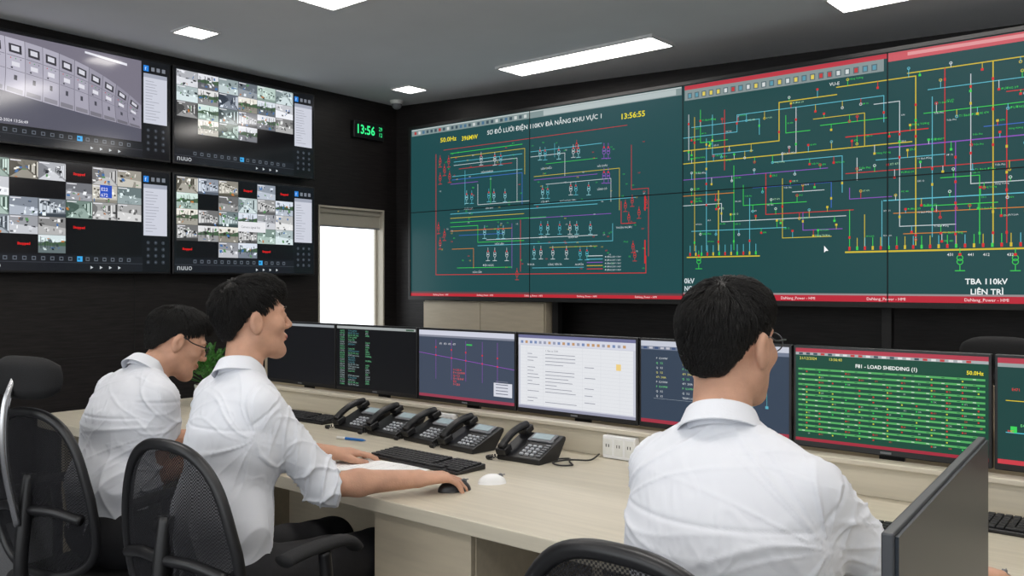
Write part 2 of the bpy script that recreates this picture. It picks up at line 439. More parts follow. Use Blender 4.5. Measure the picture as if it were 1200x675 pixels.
def chrome_ui(c, w, h, rnd):
    c.rect(0, 0, w, h, (12, 14, 18), 0)
    px0 = w*.845; px1 = w*.985
    c.rect(px0, h*.36, px1, h*.86, (205, 208, 220), 1)
    c.rect(px0, h*.83, px1, h*.87, (160, 165, 180), 2)
    for i in range(14): c.rect(px0+w*.012, h*(.79-i*.03), px0+w*rnd.uniform(.05, .1), h*(.795-i*.03), (150, 152, 165), 2)
    c.rect(px0, h*.89, px0+w*.03, h*.95, (40, 130, 220), 2)
    c.text("f", px0+w*.008, h*.9, h*.05, (230, 240, 255), l=3)
    for i in range(3): c.rect(px0+w*(.045+i*.032), h*.9, px0+w*(.065+i*.032), h*.94, (120, 125, 135), 2)
    for a in range(3):
        for b in range(4):
            u = px0+w*(.012+a*.045); v = h*(.27-b*.065)
            c.ring(u+w*.015, v+h*.02, h*.013, h*.003, (96, 106, 120), 2, 8)
            c.disc(u+w*.015, v+h*.02, h*.005, (130, 136, 146), 2, 6)
    c.rect(0, 0, w*.84, h*.145, (22, 25, 31), 1)
    c.rect(0, h*.075, w*.84, h*.08, (60, 64, 72), 2)
    for i in range(15):
        u = w*(.12+i*.045)
        c.rect(u, h*.095, u+w*.02, h*.13, (95, 102, 112), 2); c.rect(u+w*.004, h*.103, u+w*.016, h*.122, (22, 25, 31), 3)
    k = .12+.045*rnd.randint(7, 10)
    c.rect(w*k, h*.088, w*(k+.028), h*.137, (60, 170, 235), 3)
    for i in range(4): c.poly([(w*(.55+i*.05), h*.02), (w*(.565+i*.05), h*.035), (w*(.55+i*.05), h*.05)], (200, 205, 210), 3)
    c.text("nuuo", w*.015, h*.022, h*.085, (190, 195, 200), l=3)
def mosaic(c, w, h, cols, rws, blanks, stopped, seed):
    rnd = random.Random(seed); chrome_ui(c, w, h, rnd)
    X0 = w*.012; X1 = w*.832; Y0 = h*.16; Y1 = h*.985
    cw = (X1-X0)/cols; ch = (Y1-Y0)/rws
    for j in range(rws):
        for i in range(cols):
            x = X0+i*cw; y = Y1-(j+1)*ch
            if (i, j) in blanks:
                c.rect(x+.001, y+.001, x+cw-.001, y+ch-.001, (8, 8, 10), 2)
                if (i, j) in stopped: c.text("Stopped", x+cw*.5, y+ch*.42, ch*.2, (235, 30, 30), 'CENTER', l=6, bold=.0006)
            else: feed(c, x+.0008, y+.0008, x+cw-.0008, y+ch-.0008, rnd)
def tv(u0, z0, z1, kind, label):
    w = tw; h = z1-z0
    P = C0+(-dA)*(u0+w/2)+Vector((0, 0, (z0+z1)/2))
    r = thing("television", label, "television", P, group="wall-mounted televisions")
    r.rotation_euler = (0, 0, math.atan2(nA.y, nA.x)+math.pi/2)
    bm = bmesh.new(); box2(bm, (-w/2, -.096, -h/2), (w/2, -.05, h/2)); new_obj("housing", bm, M_bezel, r, bevel=.004)
    bm = bmesh.new(); box2(bm, (-.25, -.05, -.18), (.25, -.001, .18)); new_obj("wall_bracket", bm, M_blackmatte, r)
    O = C0+(-dA)*(u0+.01)+nA*.097+Vector((0, 0, z0+.012))
    c = Canvas(O, -dA, (0, 0, 1), M_tvscreen); W = w-.02; H = h-.024; c.step = .00025
    if kind == 0:
        rnd = random.Random(3); chrome_ui(c, W, H, rnd)
        x0, x1, y0, y1 = W*.012, W*.832, H*.16, H*.985; ww = x1-x0; hh = y1-y0
        c.rect(x0, y0, x1, y1, (150, 148, 164), 1)
        def top(a): return .97-.10*a-.42*a**3
        def bot(a): return .40-.30*a+.06*a*a-.0
        seg = [i/24 for i in range(25)]
        c.poly([(x0+ww*a, y0+hh*(top(a)-.01)) for a in seg]+[(x1, y1), (x0, y1)], (120, 116, 130), 2)
        c.poly([(x0, y0), (x1, y0)]+[(x0+ww*a, y0+hh*(bot(a)+.01)) for a in seg[::-1]], (86, 86, 100), 2)
        n = 10
        for i in range(n):
            a = (i/n)**.85; b = ((i+1)/n)**.85
            lean = .02*(.5-a)
            sh = 182-5*i+(9 if i % 2 else 0)
            def Q(s_, t_):
                uu = a+(b-a)*s_; bt = bot(uu); tt_ = top(uu)
                return (x0+ww*min(1, max(0, uu+lean*math.sin(t_*math.pi)*(1 if a < .5 else 1.6))), y0+hh*(bt+(tt_-bt)*t_))
            edge = [Q(0, k/6) for k in range(7)]+[Q(1, 1-k/6) for k in range(7)]
            c.poly(edge, (sh, sh-3, sh+12), 3)
            c.line([Q(0, k/6) for k in range(7)], .0026, (96, 94, 106), 5)
            c.poly([Q(.18, .74), Q(.82, .74), Q(.82, .9), Q(.18, .9)], (58, 56, 64), 4)
            c.poly([Q(.3, .78), Q(.7, .78), Q(.7, .87), Q(.3, .87)], (212, 212, 222), 5)
            c.poly([Q(.05, .68), Q(.95, .68), Q(.95, .69), Q(.05, .69)], (110, 108, 120), 4)
            for k in range(3): q = Q(.25+.25*k, .64); c.disc(q[0], q[1], .0030, [(200, 40, 40), (40, 150, 60), (60, 60, 66)][k], 5, 8)
            c.poly([Q(.3, .5), Q(.7, .5), Q(.7, .58), Q(.3, .58)], (222, 221, 230), 4)
            c.poly([Q(.25, .45), Q(.35, .45), Q(.35, .48), Q(.25, .48)], (60, 60, 70), 4)
            c.poly([Q(.05, .42), Q(.95, .42), Q(.95, .43), Q(.05, .43)], (116, 114, 126), 4)
            c.poly([Q(.42, .25), Q(.58, .25), Q(.58, .34), Q(.42, .34)], (70, 70, 80), 4)
            c.poly([Q(.1, .02), Q(.9, .02), Q(.9, .1), Q(.1, .1)], (sh-34, sh-36, sh-26), 4)
        c.poly([(x0+ww*.62, y0+hh*.95), (x0+ww*.9, y0+hh*.90), (x0+ww*.9, y0+hh*.93), (x0+ww*.62, y0+hh*.975)], (225, 225, 235), 4)
        c.text("21-12-2024 13:56:49", x0+ww*.07, y0+hh*.03, hh*.045, (240, 240, 245), l=7)
    elif kind == 1:
        mosaic(c, W, H, 6, 5, {(0, 4), (1, 4), (2, 4), (0, 3), (4, 3), (5, 3), (3, 4), (4, 4), (5, 4)}, set(), 11)
    elif kind == 2:
        mosaic(c, W, H, 6, 5, {(1, 1), (2, 1), (3, 0), (3, 3), (4, 3), (5, 3), (0, 4), (1, 4), (3, 4), (4, 4), (5, 4)}, {(3, 0), (3, 3), (1, 4)}, 21)
        c.rect(W*.6, H*.70, W*.665, H*.82, (40, 80, 190), 11); c.text("E22", W*.605, H*.765, H*.045, (240, 240, 255), l=12); c.text("672", W*.605, H*.71, H*.045, (240, 240, 255), l=12)
    else:
        mosaic(c, W, H, 6, 5, {(3, 0), (1, 1), (5, 0), (0, 4), (1, 4), (4, 4), (5, 4)}, {(3, 0), (5, 0), (0, 4), (4, 4)}, 31)
        c.rect(W*.42, H*.45, W*.62, H*.56, (232, 232, 236), 11); c.text("Camera signal list", W*.44, H*.49, H*.035, (90, 90, 100), l=12)
    c.build("screen", r)
tv(uL0, rows[0][0], rows[0][1], 0, "black wall-mounted television showing a row of switchgear cabinets")
tv(uR0, rows[0][0], rows[0][1], 1, "black wall-mounted television showing a grid of camera feeds")
tv(uL0, rows[1][0], rows[1][1], 2, "black wall-mounted television with many empty camera tiles and red text")
tv(uR0, rows[1][0], rows[1][1], 3, "black wall-mounted television of camera feeds beside the window")

# ------------------------------------------------------------------ big video wall
VY = 4.85; VX0 = -5.1226; PW = 1.2197; VZ0 = 1.25; VH = 1.325; NC = 4
vw = thing("video_wall", "large tiled video wall showing green power grid diagrams", "video wall", (VX0, VY, VZ0))
bm = bmesh.new(); T = NC*PW
for a in ((-.02, -.03, T+.02, -.001), (-.02, VH+.001, T+.02, VH+.022), (-.02, -.001, -.001, VH+.001), (T+.001, -.001, T+.02, VH+.001)):
    box2(bm, (a[0], -.012, a[1]), (a[2], .14, a[3]))
new_obj("frame", bm, M_blackmatte, vw)
for x in (1.35, 2.4, 3.6, T-.1):
    bm = bmesh.new(); box2(bm, (x, .09, -VZ0), (x+.05, .14, -.031)); new_obj("support_post", bm, M_blackmatte, vw)
for i in range(NC):
    for j in range(2):
        bm = bmesh.new(); box2(bm, (i*PW+.001, 0, j*VH/2+.001), ((i+1)*PW-.001, .09, (j+1)*VH/2-.001))
        new_obj("display_panel", bm, M_bezel, vw)
c = Canvas((VX0, VY-.0006, VZ0), (1, 0, 0), (0, 0, 1))
H2 = 2*PW
TE = (28, 73, 76); TE2 = (26, 70, 71)
Yl = (206, 184, 50); Gn = (60, 205, 80); Cy = (96, 186, 205); Pu = (140, 80, 190); Rd = (210, 42, 44); Wh = (205, 214, 218); Bl = (66, 108, 200); Or = (215, 128, 40)
c.rect(0, 0, H2, VH, TE, 0); c.rect(H2, 0, 2*H2, VH, TE2, 0)
c.rect(.01, VH-.055, H2-.01, VH-.008, (128, 146, 146), 1)
c.rect(.01, VH-.012, H2-.01, VH-.004, (190, 198, 198), 2)
for i in range(26): c.rect(.04+i*.045, VH-.045, .065+i*.045, VH-.022, random.choice([(60, 80, 90), (200, 205, 205), (170, 60, 60), (70, 110, 140)]), 2)
c.rect(H2*.55, VH-.05, H2*.98, VH-.014, (176, 188, 188), 2)
c.rect(0, 0, H2, .022, (186, 40, 52), 1); c.rect(0, .022, H2, .036, (96, 66, 70), 1)
for i in range(5): c.text("DaNang_Power - HMI", .25+i*.46, .006, .018, (240, 220, 220), l=3)
c.tp("SƠ ĐỒ LƯỚI ĐIỆN 110KV ĐÀ NẴNG KHU VỰC 1", 571, 158, 5.0, (226, 232, 232), bold=.0004, w=134)
c.tp("50.0Hz", 516, 167, 5.2, (230, 215, 40), bold=.0008, w=19); c.tp("396MW", 541, 165, 5.2, (230, 215, 40), bold=.0008, w=19)
c.tp("13:56:55", 727, 140, 6.6, (235, 220, 40), bold=.0008, w=29)
ln = [
 ([(511, 181), (511, 322), (757, 322), (757, 300)], 1.2, Rd), ([(520, 176), (735, 176)], .8, Rd), ([(740, 170), (740, 222), (760, 222), (760, 300)], 1.0, Rd),
 ([(528, 180), (612, 180)], 1.1, Gn), ([(528, 185), (615, 185), (615, 204)], 1, Yl), ([(532, 190), (612, 190)], 1, Cy), ([(532, 194), (606, 194), (606, 236)], .9, Wh),
 ([(530, 207), (612, 207)], 1, Cy), ([(530, 211), (612, 211), (612, 240)], 1, Bl), ([(528, 216), (560, 216)], 1, Pu), ([(560, 216), (560, 240), (620, 240)], 1, Wh),
 ([(622, 178), (705, 178)], 1.1, Cy), ([(622, 184), (662, 184), (662, 206)], 1, Wh), ([(626, 207), (726, 207), (726, 246)], 1, Yl), ([(626, 211), (700, 211)], 1, Pu), ([(626, 240), (745, 240)], 1, Cy),
 ([(528, 251), (700, 251)], 1.1, Cy), ([(528, 256), (614, 256)], 1, Yl), ([(528, 261), (640, 261)], 1, Gn), ([(528, 266), (560, 266), (560, 284), (614, 284)], 1, Gn), ([(528, 271), (600, 271)], 1.1, Or),
 ([(620, 256), (716, 256)], 1, Pu), ([(610, 258), (610, 318)], 1.1, Rd), ([(560, 288), (718, 288), (718, 262)], 1, Cy), ([(600, 262), (600, 314)], 1, Pu),
 ([(570, 281), (700, 281)], 1, Wh), ([(536, 314), (600, 314)], 1, Gn), ([(530, 292), (555, 292), (555, 314)], 1, Or), ([(624, 314), (684, 314)], 1, Cy), ([(538, 198), (600, 198)], .9, Rd), ([(640, 192), (700, 192)], .9, Gn), ([(640, 216), (716, 216), (716, 236)], .9, Wh), ([(538, 276), (590, 276)], .9, Bl), ([(644, 290), (700, 290)], .8, Yl),
 ([(728, 236), (728, 262), (745, 262)], 1.2, Rd), ([(650, 184), (650, 168)], .8, Cy), ([(545, 200), (545, 240)], 1, Cy), ([(575, 207), (575, 238)], .9, Gn)]
for pts, w_, col in ln: c.lp(pts, w_*.58, col, 2)
def xf(px, py, col, s=1.0, l=4):
    u, v = c.p(px, py); k = c.sz(px, py, 1)*s
    c.line([(u, v+12*k), (u, v+5*k)], k*.7, col, l); c.ring(u, v+3*k, 2.2*k, .7*k, col, l); c.ring(u, v-.6*k, 2.2*k, .7*k, col, l)
    c.line([(u, v-4*k), (u, v-9*k)], k*.7, col, l); c.line([(u-4*k, v-9*k), (u+4*k, v-9*k)], k*.8, col, l); c.rect(u-1.3*k, v+5*k, u+1.3*k, v+7.5*k, Rd, l+1)
for (x, y) in ((564, 187), (580, 187), (587, 187), (633, 181), (639, 181), (655, 180), (672, 178), (678, 178), (547, 232), (553, 232), (573, 230), (579, 230), (592, 230), (636, 226), (642, 226), (669, 222), (675, 222), (690, 222),
               (568, 273), (584, 273), (590, 273), (634, 268), (642, 268), (656, 268), (668, 268), (676, 268), (692, 268), (572, 299), (580, 299), (594, 299), (626, 297), (634, 297), (648, 297), (664, 297), (680, 298), (688, 298)):
    xf(x, y, random.choice([Cy, Wh, (150, 210, 220)]), .72)
for (x, y) in ((708, 178), (713, 178), (708, 207), (713, 207)): xf(x, y, Pu, .85)
for (x, y) in ((516, 190), (521, 200), (526, 190), (516, 210), (527, 208), (514, 268), (521, 276), (516, 286), (733, 242), (741, 236), (749, 250), (737, 256), (757, 238), (742, 290), (744, 300), (606, 322), (676, 172)):
    xf(x, y, Rd, .65)
c.lp([(756, 230), (756, 246)], 1.6, Rd, 5); c.lp([(756, 282), (756, 308)], 1.6, Rd, 5)
lab = [("HÒA KHÁNH", 570, 203), ("LIÊN CHIỂU", 640, 199), ("HẢI CHÂU", 706, 196), ("XUÂN HÀ", 550, 246), ("SÂN BAY", 575, 245), ("NGŨ HÀNH SƠN", 662, 237), ("CẦU ĐỎ", 640, 238), ("LĂNG CÔ", 706, 223),
       ("THUẬN PHƯỚC", 728, 268), ("HÒA LIÊN", 586, 287), ("LIÊN TRÌ", 638, 279), ("QUẬN BA", 672, 279), ("ĐIỆN NGỌC", 572, 312), ("TIÊN SA", 624, 311), ("CẢNG TIÊN SA", 648, 311), ("AN ĐỒN", 680, 311), ("HÒA CẦM", 560, 320)]
for t, x, y in lab: c.tp(t, x-6, y, 2.2, Wh)
for i in range(130):
    x = random.uniform(514, 755); y = random.uniform(172 - (x-514)*.04, 318)
    c.tp(random.choice(["131", "171", "172", "132", "431", "112", "20.1", "0.0", "7.4"]), x, y, 1.6, random.choice([Gn, Rd, Yl, Gn, Wh]))
for i in range(5):
    c.lp([(688, 300+i*3.8), (706, 300+i*3.8)], .8, [Wh, Cy, Pu, Yl, Rd][i]); c.tp("ĐƯỜNG DÂY 110kV", 709, 302+i*3.8, 1.8, Wh)
# right header/footer
R0 = H2+.012
c.rect(R0, VH-.03, 2*H2, VH-.004, (186, 56, 68), 1)
c.rect(3*PW, VH-.05, 2*H2, VH-.004, (200, 88, 96), 2)
c.rect(3*PW+.1, VH-.032, 2*H2, VH-.014, (222, 150, 152), 3)
c.rect(R0, VH-.095, 3*PW-.02, VH-.03, (132, 146, 146), 1)
for i in range(24):
    u = R0+.02+i*.048
    c.rect(u, VH-.085, u+.03, VH-.05, (84, 104, 110), 2); c.rect(u+.006, VH-.08, u+.024, VH-.056, random.choice([(210, 215, 215), (190, 60, 60), (90, 150, 170), (220, 200, 90)]), 3)
c.rect(H2, 0, 2*H2, .034, (184, 38, 54), 1); c.rect(H2, .034, 2*H2, .044, (150, 140, 142), 1)
for i in range(5): c.text("DaNang_Power - HMI", H2+.15+i*.48, .009, .022, (250, 225, 225), l=3)
def R(u0, v): return (H2+u0, v)
def path(pts, w_, col, l=2):
    q = [list(R(*p)) for p in pts]; c.line(q, w_, col, l)
W1 = .0038; W2 = .0054
net = [
  ([(0, .92), (.62, .92), (.62, 1.14), (.95, 1.14)], W2, Yl), ([(0, .84), (.62, .84)], W2, Yl), ([(.62, .84), (1.34, .84)], W2, Yl), ([(.06, 1.06), (.5, 1.06), (.5, .97)], W1, Cy), ([(0, 1.0), (.36, 1.0), (.36, 1.1), (1.2, 1.1), (1.2, .96)], W1, Cy),
  ([(0, .74), (.9, .74)], W1, Pu), ([(.4, .68), (.4, .56), (.78, .56)], W1, Gn), ([(.46, .66), (.92, .66), (.92, .52)], W1, Bl), ([(0, .58), (.26, .58), (.26, .47), (1.0, .47)], W1, Wh), ([(.06, .42), (.66, .42)], W1, Cy), ([(0, .64), (.34, .64)], W1, Or),
  ([(.54, .74), (.54, .5), (1.04, .5)], W1, Rd), ([(.72, 1.1), (.72, .84)], W1, Wh), ([(.82, 1.02), (1.1, 1.02), (1.1, .84)], W1, Yl), ([(.86, .98), (1.22, .98)], W1, Gn), ([(1.0, .9), (1.42, .9)], W2, Rd), ([(1.02, .62), (1.02, .56), (1.24, .56)], W1, Pu),
  ([(1.0, .7), (2.44, .7)], W1, Rd), ([(.95, 1.18), (1.36, 1.18), (1.36, .3)], W2, Yl), ([(1.15, 1.06), (1.28, 1.06), (1.28, .4), (1.55, .4)], W1, Wh), ([(1.5, 1.2), (1.5, .7)], W1, Rd), ([(1.32, 1.2), (2.44, 1.2)], W2, Yl), ([(1.42, 1.1), (2.44, 1.1)], W1, Cy),
  ([(1.4, .98), (1.9, .98), (1.9, .92), (2.44, .92)], W1, Gn), ([(1.22, .82), (2.44, .82)], W2, Pu), ([(1.55, .82), (1.55, .3)], W1, Pu), ([(1.62, 1.15), (1.62, .6), (2.44, .6)], W1, Wh), ([(1.2, .54), (2.44, .54)], W2, Cy), ([(1.72, 1.2), (1.72, .3)], W2, Yl),
  ([(1.86, .88), (1.86, .3)], W1, Gn), ([(1.98, 1.2), (1.98, .76), (2.44, .76)], W2, Yl), ([(2.1, .7), (2.1, .3)], W1, Cy), ([(1.25, .47), (2.44, .47)], W1, Or), ([(2.22, 1.1), (2.22, .3)], W1, Gn), ([(1.78, 1.04), (2.44, 1.04)], W1, Rd),
  ([(.08, 1.12), (.08, .3)], W1, Yl), ([(.16, .98), (.16, .3)], W1, Cy), ([(.24, .66), (.24, .3)], W2, Yl), ([(.34, .8), (.34, .3)], W1, Gn), ([(.44, .6), (.44, .3)], W1, Cy), ([(1.02, .5), (1.02, .3)], W1, Gn), ([(1.1, .47), (1.1, .3)], W1, Yl), ([(1.19, .54), (1.19, .3)], W1, Cy),
  ([(.04, 1.14), (.04, .86)], W1, Wh), ([(.12, 1.16), (.12, .96), (.3, .96)], W1, Gn), ([(.2, 1.12), (.2, .88), (.46, .88)], W1, Cy), ([(.28, 1.14), (.28, .78)], W1, Rd), ([(.66, 1.06), (.66, .96), (.8, .96)], W1, Gn), ([(.58, .8), (.98, .8), (.98, .6)], W1, Cy), ([(.64, .7), (.64, .36), (.92, .36)], W1, Yl), ([(.7, .62), (.88, .62)], W1, Wh),
  ([(.76, .5), (.76, .4), (.98, .4)], W1, Pu), ([(1.06, .78), (1.06, .66)], W1, Wh), ([(1.44, 1.06), (1.44, .34)], W1, Cy), ([(1.48, .64), (1.66, .64), (1.66, .3)], W1, Gn), ([(1.78, .96), (1.78, .3)], W1, Rd), ([(1.92, .66), (1.92, .34)], W1, Wh), ([(2.02, .7), (2.02, .34)], W1, Yl), ([(1.3, .36), (1.6, .36)], W1, Or), ([(1.68, .88), (2.3, .88)], W1, Bl), ([(1.4, .5), (1.74, .5)], W1, Gn), ([(2.05, 1.15), (2.44, 1.15)], W1, Pu), ([(2.15, .98), (2.44, .98)], W1, Or), ([(2.16, .44), (2.44, .44)], W1, Rd), ([(1.16, .76), (1.5, .76)], W1, Cy)]
for pts, w_, col in net: path(pts, w_, col)
path([(1.0, .27), (2.44, .27)], .009, Yl, 3); path([(.03, .26), (.5, .26)], .007, Yl, 3)
for i in range(12):
    u = H2+.05+i*.039; c.rect(u-.005, .268, u+.005, .288, (Rd, Yl, Gn)[i % 3], 5); c.line([(u, .288), (u, .33)], .0034, Cy, 4)
for i in range(34):
    u = H2+1.02+i*.041; c.rect(u-.0055, .280, u+.0055, .300, (Rd, Gn, Rd, Yl)[i % 4], 5); c.line([(u, .300), (u, .345)], .0034, (Gn, Yl, Cy)[i % 3], 4)
rnd = random.Random(6)
names = ["XT 471", "ĐƯỜNG 2/9", "Trần Phú", "N.V.Linh", "LBS 12", "RE 474", "Hùng Vương", "MC 481", "PĐ 75", "T1 Bách Đằng", "474", "E9-3"]
def stub(u, v):
    q = R(u, v); sg = rnd.choice([-1, 1]); L_ = rnd.uniform(.018, .045); col = rnd.choice([Gn, Cy, Yl, Rd, Wh, Gn])
    c.line([q, (q[0], q[1]+sg*L_)], .003, col, 3)
    if rnd.random() < .55: c.rect(q[0]-.006, q[1]+sg*L_-.006, q[0]+.006, q[1]+sg*L_+.006, rnd.choice([Rd, Gn, Yl, Rd]), 5)
    else: c.ring(q[0], q[1]+sg*L_, .005, .003, rnd.choice([Rd, Wh, Yl, Cy]), 5, 8)
    if rnd.random() < .5: c.text(rnd.choice(names), q[0]+.01, q[1]+sg*L_-.004, rnd.choice([.012, .014, .016]), rnd.choice([Gn, Gn, Gn, Wh, (170, 215, 170)]))
for pts, w_, col in net:
    for (a, b), (a2, b2) in zip(pts[:-1], pts[1:]):
        if abs(b-b2) < 1e-6 and abs(a2-a) > .15:
            u = min(a, a2)+.06
            while u < max(a, a2)-.03:
                if u < 1.95: stub(u, b)
                u += rnd.uniform(.09, .17)
        elif abs(a-a2) < 1e-6:
            v = min(b, b2)+.05
            while v < max(b, b2)-.03:
                if a < 1.95:
                    q = R(a, v)
                    if rnd.random() < .6: c.rect(q[0]-.005, q[1]-.007, q[0]+.005, q[1]+.007, rnd.choice([Rd, Gn, Rd, Yl]), 5)
                    else: c.text(rnd.choice(names), q[0]+.008, q[1], .012, rnd.choice([Gn, Wh]))
                v += rnd.uniform(.08, .18)
xf(819, 306, Gn, 1.0); xf(1125, 306, Gn, 1.25); xf(1190, 306, Gn, 1.25)
c.tp("TBA 110kV", 1131, 333, 6.6, (236, 240, 240), bold=.0008, w=50); c.tp("LIÊN TRÌ", 1137, 345, 6.6, (236, 240, 240), bold=.0008, w=39)
c.tp("0kV", 802, 332, 6, Wh, bold=.001, w=12); c.tp("NG", 802, 341, 6, Wh, bold=.001, w=9)
for t, x in (("431", 1114), ("441", 1138), ("412", 1156), ("432", 1184)): c.tp(t, x-4, 300, 3.4, (240, 240, 240))
u, v = c.p(966, 292); k = c.sz(966, 292, 1); c.poly([(u, v+4*k), (u, v-4*k), (u+2*k, v-2*k), (u+5*k, v-2*k)], (255, 255, 255), 6)
c.tp("VU-E", 972, 101, 4, (235, 240, 240))
for i in range(1, NC): c.rect(i*PW-.0035, 0, i*PW+.0035, VH, (6, 10, 12), 9)
c.rect(0, VH/2-.003, NC*PW, VH/2+.003, (6, 10, 12), 10)
c.build("screen", vw)

# cream cabinet under the video wall
r = thing("cabinet", "cream laminate low cabinet standing under the video wall", "cabinet", (-4.41, 4.9, 0))
bm = bmesh.new(); box2(bm, (-.61, 0, 0), (.61, .155, 1.215)); new_obj("body", bm, M_cream, r, bevel=.003)
for x0, x1 in ((-.605, -.003), (.003, .605)):
    bm = bmesh.new(); box2(bm, (x0, -.016, .05), (x1, -.001, 1.205)); d = new_obj("door", bm, M_cream, r, bevel=.002)

# ------------------------------------------------------------------ desk
DZ = .75; DXL, DXR, DYF, DYB = -4.25, .9, 1.63, 2.95
r = thing("control_desk", "long cream laminate control desk with raised back ledge", "desk", (0, 0, 0))
bm = bmesh.new()
arc = [(DXL+.15-.15*math.sin(a), DYF+.15-.15*math.cos(a)) for a in [math.pi/2*i/6 for i in range(6, -1, -1)]]
pl = [(DXR, DYF), (DXR, DYB), (DXL, DYB)]+arc
vb = [bm.verts.new((x, y, DZ-.04)) for x, y in pl]; vt = [bm.verts.new((x, y, DZ)) for x, y in pl]
bm.faces.new(vt); bm.faces.new(vb[::-1])
for i in range(len(pl)): j = (i+1) % len(pl); bm.faces.new((vb[i], vb[j], vt[j], vt[i]))
new_obj("worktop", bm, M_desk, r, bevel=.004)
bm = bmesh.new(); box2(bm, (DXL+.05, 2.54, DZ), (DXR, 2.56, DZ+.085)); new_obj("upstand", bm, M_desk, r, bevel=.002)
bm = bmesh.new(); box2(bm, (DXL+.05, 2.525, DZ+.085), (DXR, 2.59, DZ+.1)); new_obj("ledge", bm, M_deskedge, r, bevel=.003)
bm = bmesh.new(); box2(bm, (DXL+.05, 2.86, .05), (DXR, 2.88, DZ+.3)); new_obj("rear_panel", bm, M_cream, r)
for x in (DXL+.1, -3.35, -1.2, DXR-.05):
    bm = bmesh.new(); box2(bm, (x-.015, DYF+.12, 0), (x+.015, DYB-.1, DZ-.04)); new_obj("side_panel", bm, M_cream, r)
bm = bmesh.new(); box2(bm, (DXL+.12, 2.4, .25), (DXR-.07, 2.42, DZ-.04)); new_obj("modesty_panel", bm, M_cream, r)
r = thing("desk_pedestal", "plain cream laminate pedestal cupboard under the desk top", "cupboard", (-1.73, 1.69, 0))
bm = bmesh.new(); box2(bm, (-.19, 0, .0), (.19, .55, .705)); new_obj("body", bm, M_cream, r, bevel=.002)
bm = bmesh.new(); box2(bm, (-.188, -.018, .02), (.188, -.001, .7)); new_obj("door", bm, M_cream, r, bevel=.002)
r = thing("side_desk", "small cream laminate side desk holding a switched-off monitor", "desk", (.0, 1.1, 0))
bm = bmesh.new(); box2(bm, (-.34, -.52, .71), (.5, .5, .75)); new_obj("worktop", bm, M_desk, r, bevel=.004)
for x in (-.32, .46):
    bm = bmesh.new(); box2(bm, (x, -.48, 0), (x+.03, .48, .71)); new_obj("side_panel", bm, M_cream, r)

# ------------------------------------------------------------------ monitors
MW, MH = .542, .305
def monitor(x, y, zb, yaw, label, fn, grp="desktop monitors", zbase=DZ):
    r = thing("monitor", label, "monitor", (x, y, zbase), yaw, grp)
    hz = zb-zbase
    bm = bmesh.new(); box2(bm, (-MW/2, 0, hz), (MW/2, .022, hz+MH)); box2(bm, (-.16, .022, hz+.06), (.16, .045, hz+MH-.05))
    new_obj("housing", bm, M_bezel, r, bevel=.003)
    bm = bmesh.new(); box2(bm, (-.035, .05, .01), (.035, .065, hz+.18)); box2(bm, (-.04, .04, hz+.1), (.04, .055, hz+.19)); new_obj("neck", bm, M_black, r, bevel=.003)
    bm = bmesh.new(); box2(bm, (-.11, -.005, 0), (.11, .17, .012)); new_obj("base", bm, M_black, r, bevel=.005)
    a = math.radians(yaw); U = Vector((math.cos(a), math.sin(a), 0)); N = Vector((math.sin(a), -math.cos(a), 0))
    O = Vector((x, y, zb))+U*(-MW/2+.008)+N*.0006+Vector((0, 0, .018))
    c = Canvas(O, U, (0, 0, 1)); W = MW-.016; H = MH-.026; c.step = .0002
    fn(c, W, H)
    c.build("screen", r)
    bm = bmesh.new(); add_box(bm, (0, -.0008, hz+.009), (.03, .0012, .006)); new_obj("emblem", bm, M_grey, r)
    return r
def s_term1(c, W, H):
    c.rect(0, 0, W, H, (16, 17, 20), 0); c.rect(0, H-.012, W, H, (150, 155, 160), 1)
    for i in range(5): c.text("RTU link ok  13:56:%02d" % (40+i*3), .02, H-.04-i*.011, .009, (130, 140, 140))
def s_term2(c, W, H):
    c.rect(0, 0, W, H, (12, 14, 16), 0); c.rect(0, H-.012, W, H, (160, 165, 165), 1); c.rect(W-.06, H-.01, W-.01, H-.003, (60, 90, 70), 2)
    rnd = random.Random(5)
    for i in range(25):
        y = H-.025-i*.0102
        c.text("%02d:%02d:%02d" % (rnd.randint(10, 13), rnd.randint(0, 59), rnd.randint(0, 59)), .02, y, .010, rnd.choice([(110, 190, 140), (160, 178, 180)]))
        if rnd.random() < .9: c.text(rnd.choice(["E22 471 MC close", "T1 P=12.4MW", "XT473 alarm reset", "A320 Q=4.1", "431 I=210A", "Comm OK"]), .08, y, .010, rnd.choice([(110, 190, 140), (160, 178, 180), (90, 150, 160)]))
        if rnd.random() < .8: c.text(rnd.choice(["NORMAL", "ACK", "22.6 kV", "OPEN"]), .2, y, .010, rnd.choice([(110, 190, 140), (160, 178, 180)]))
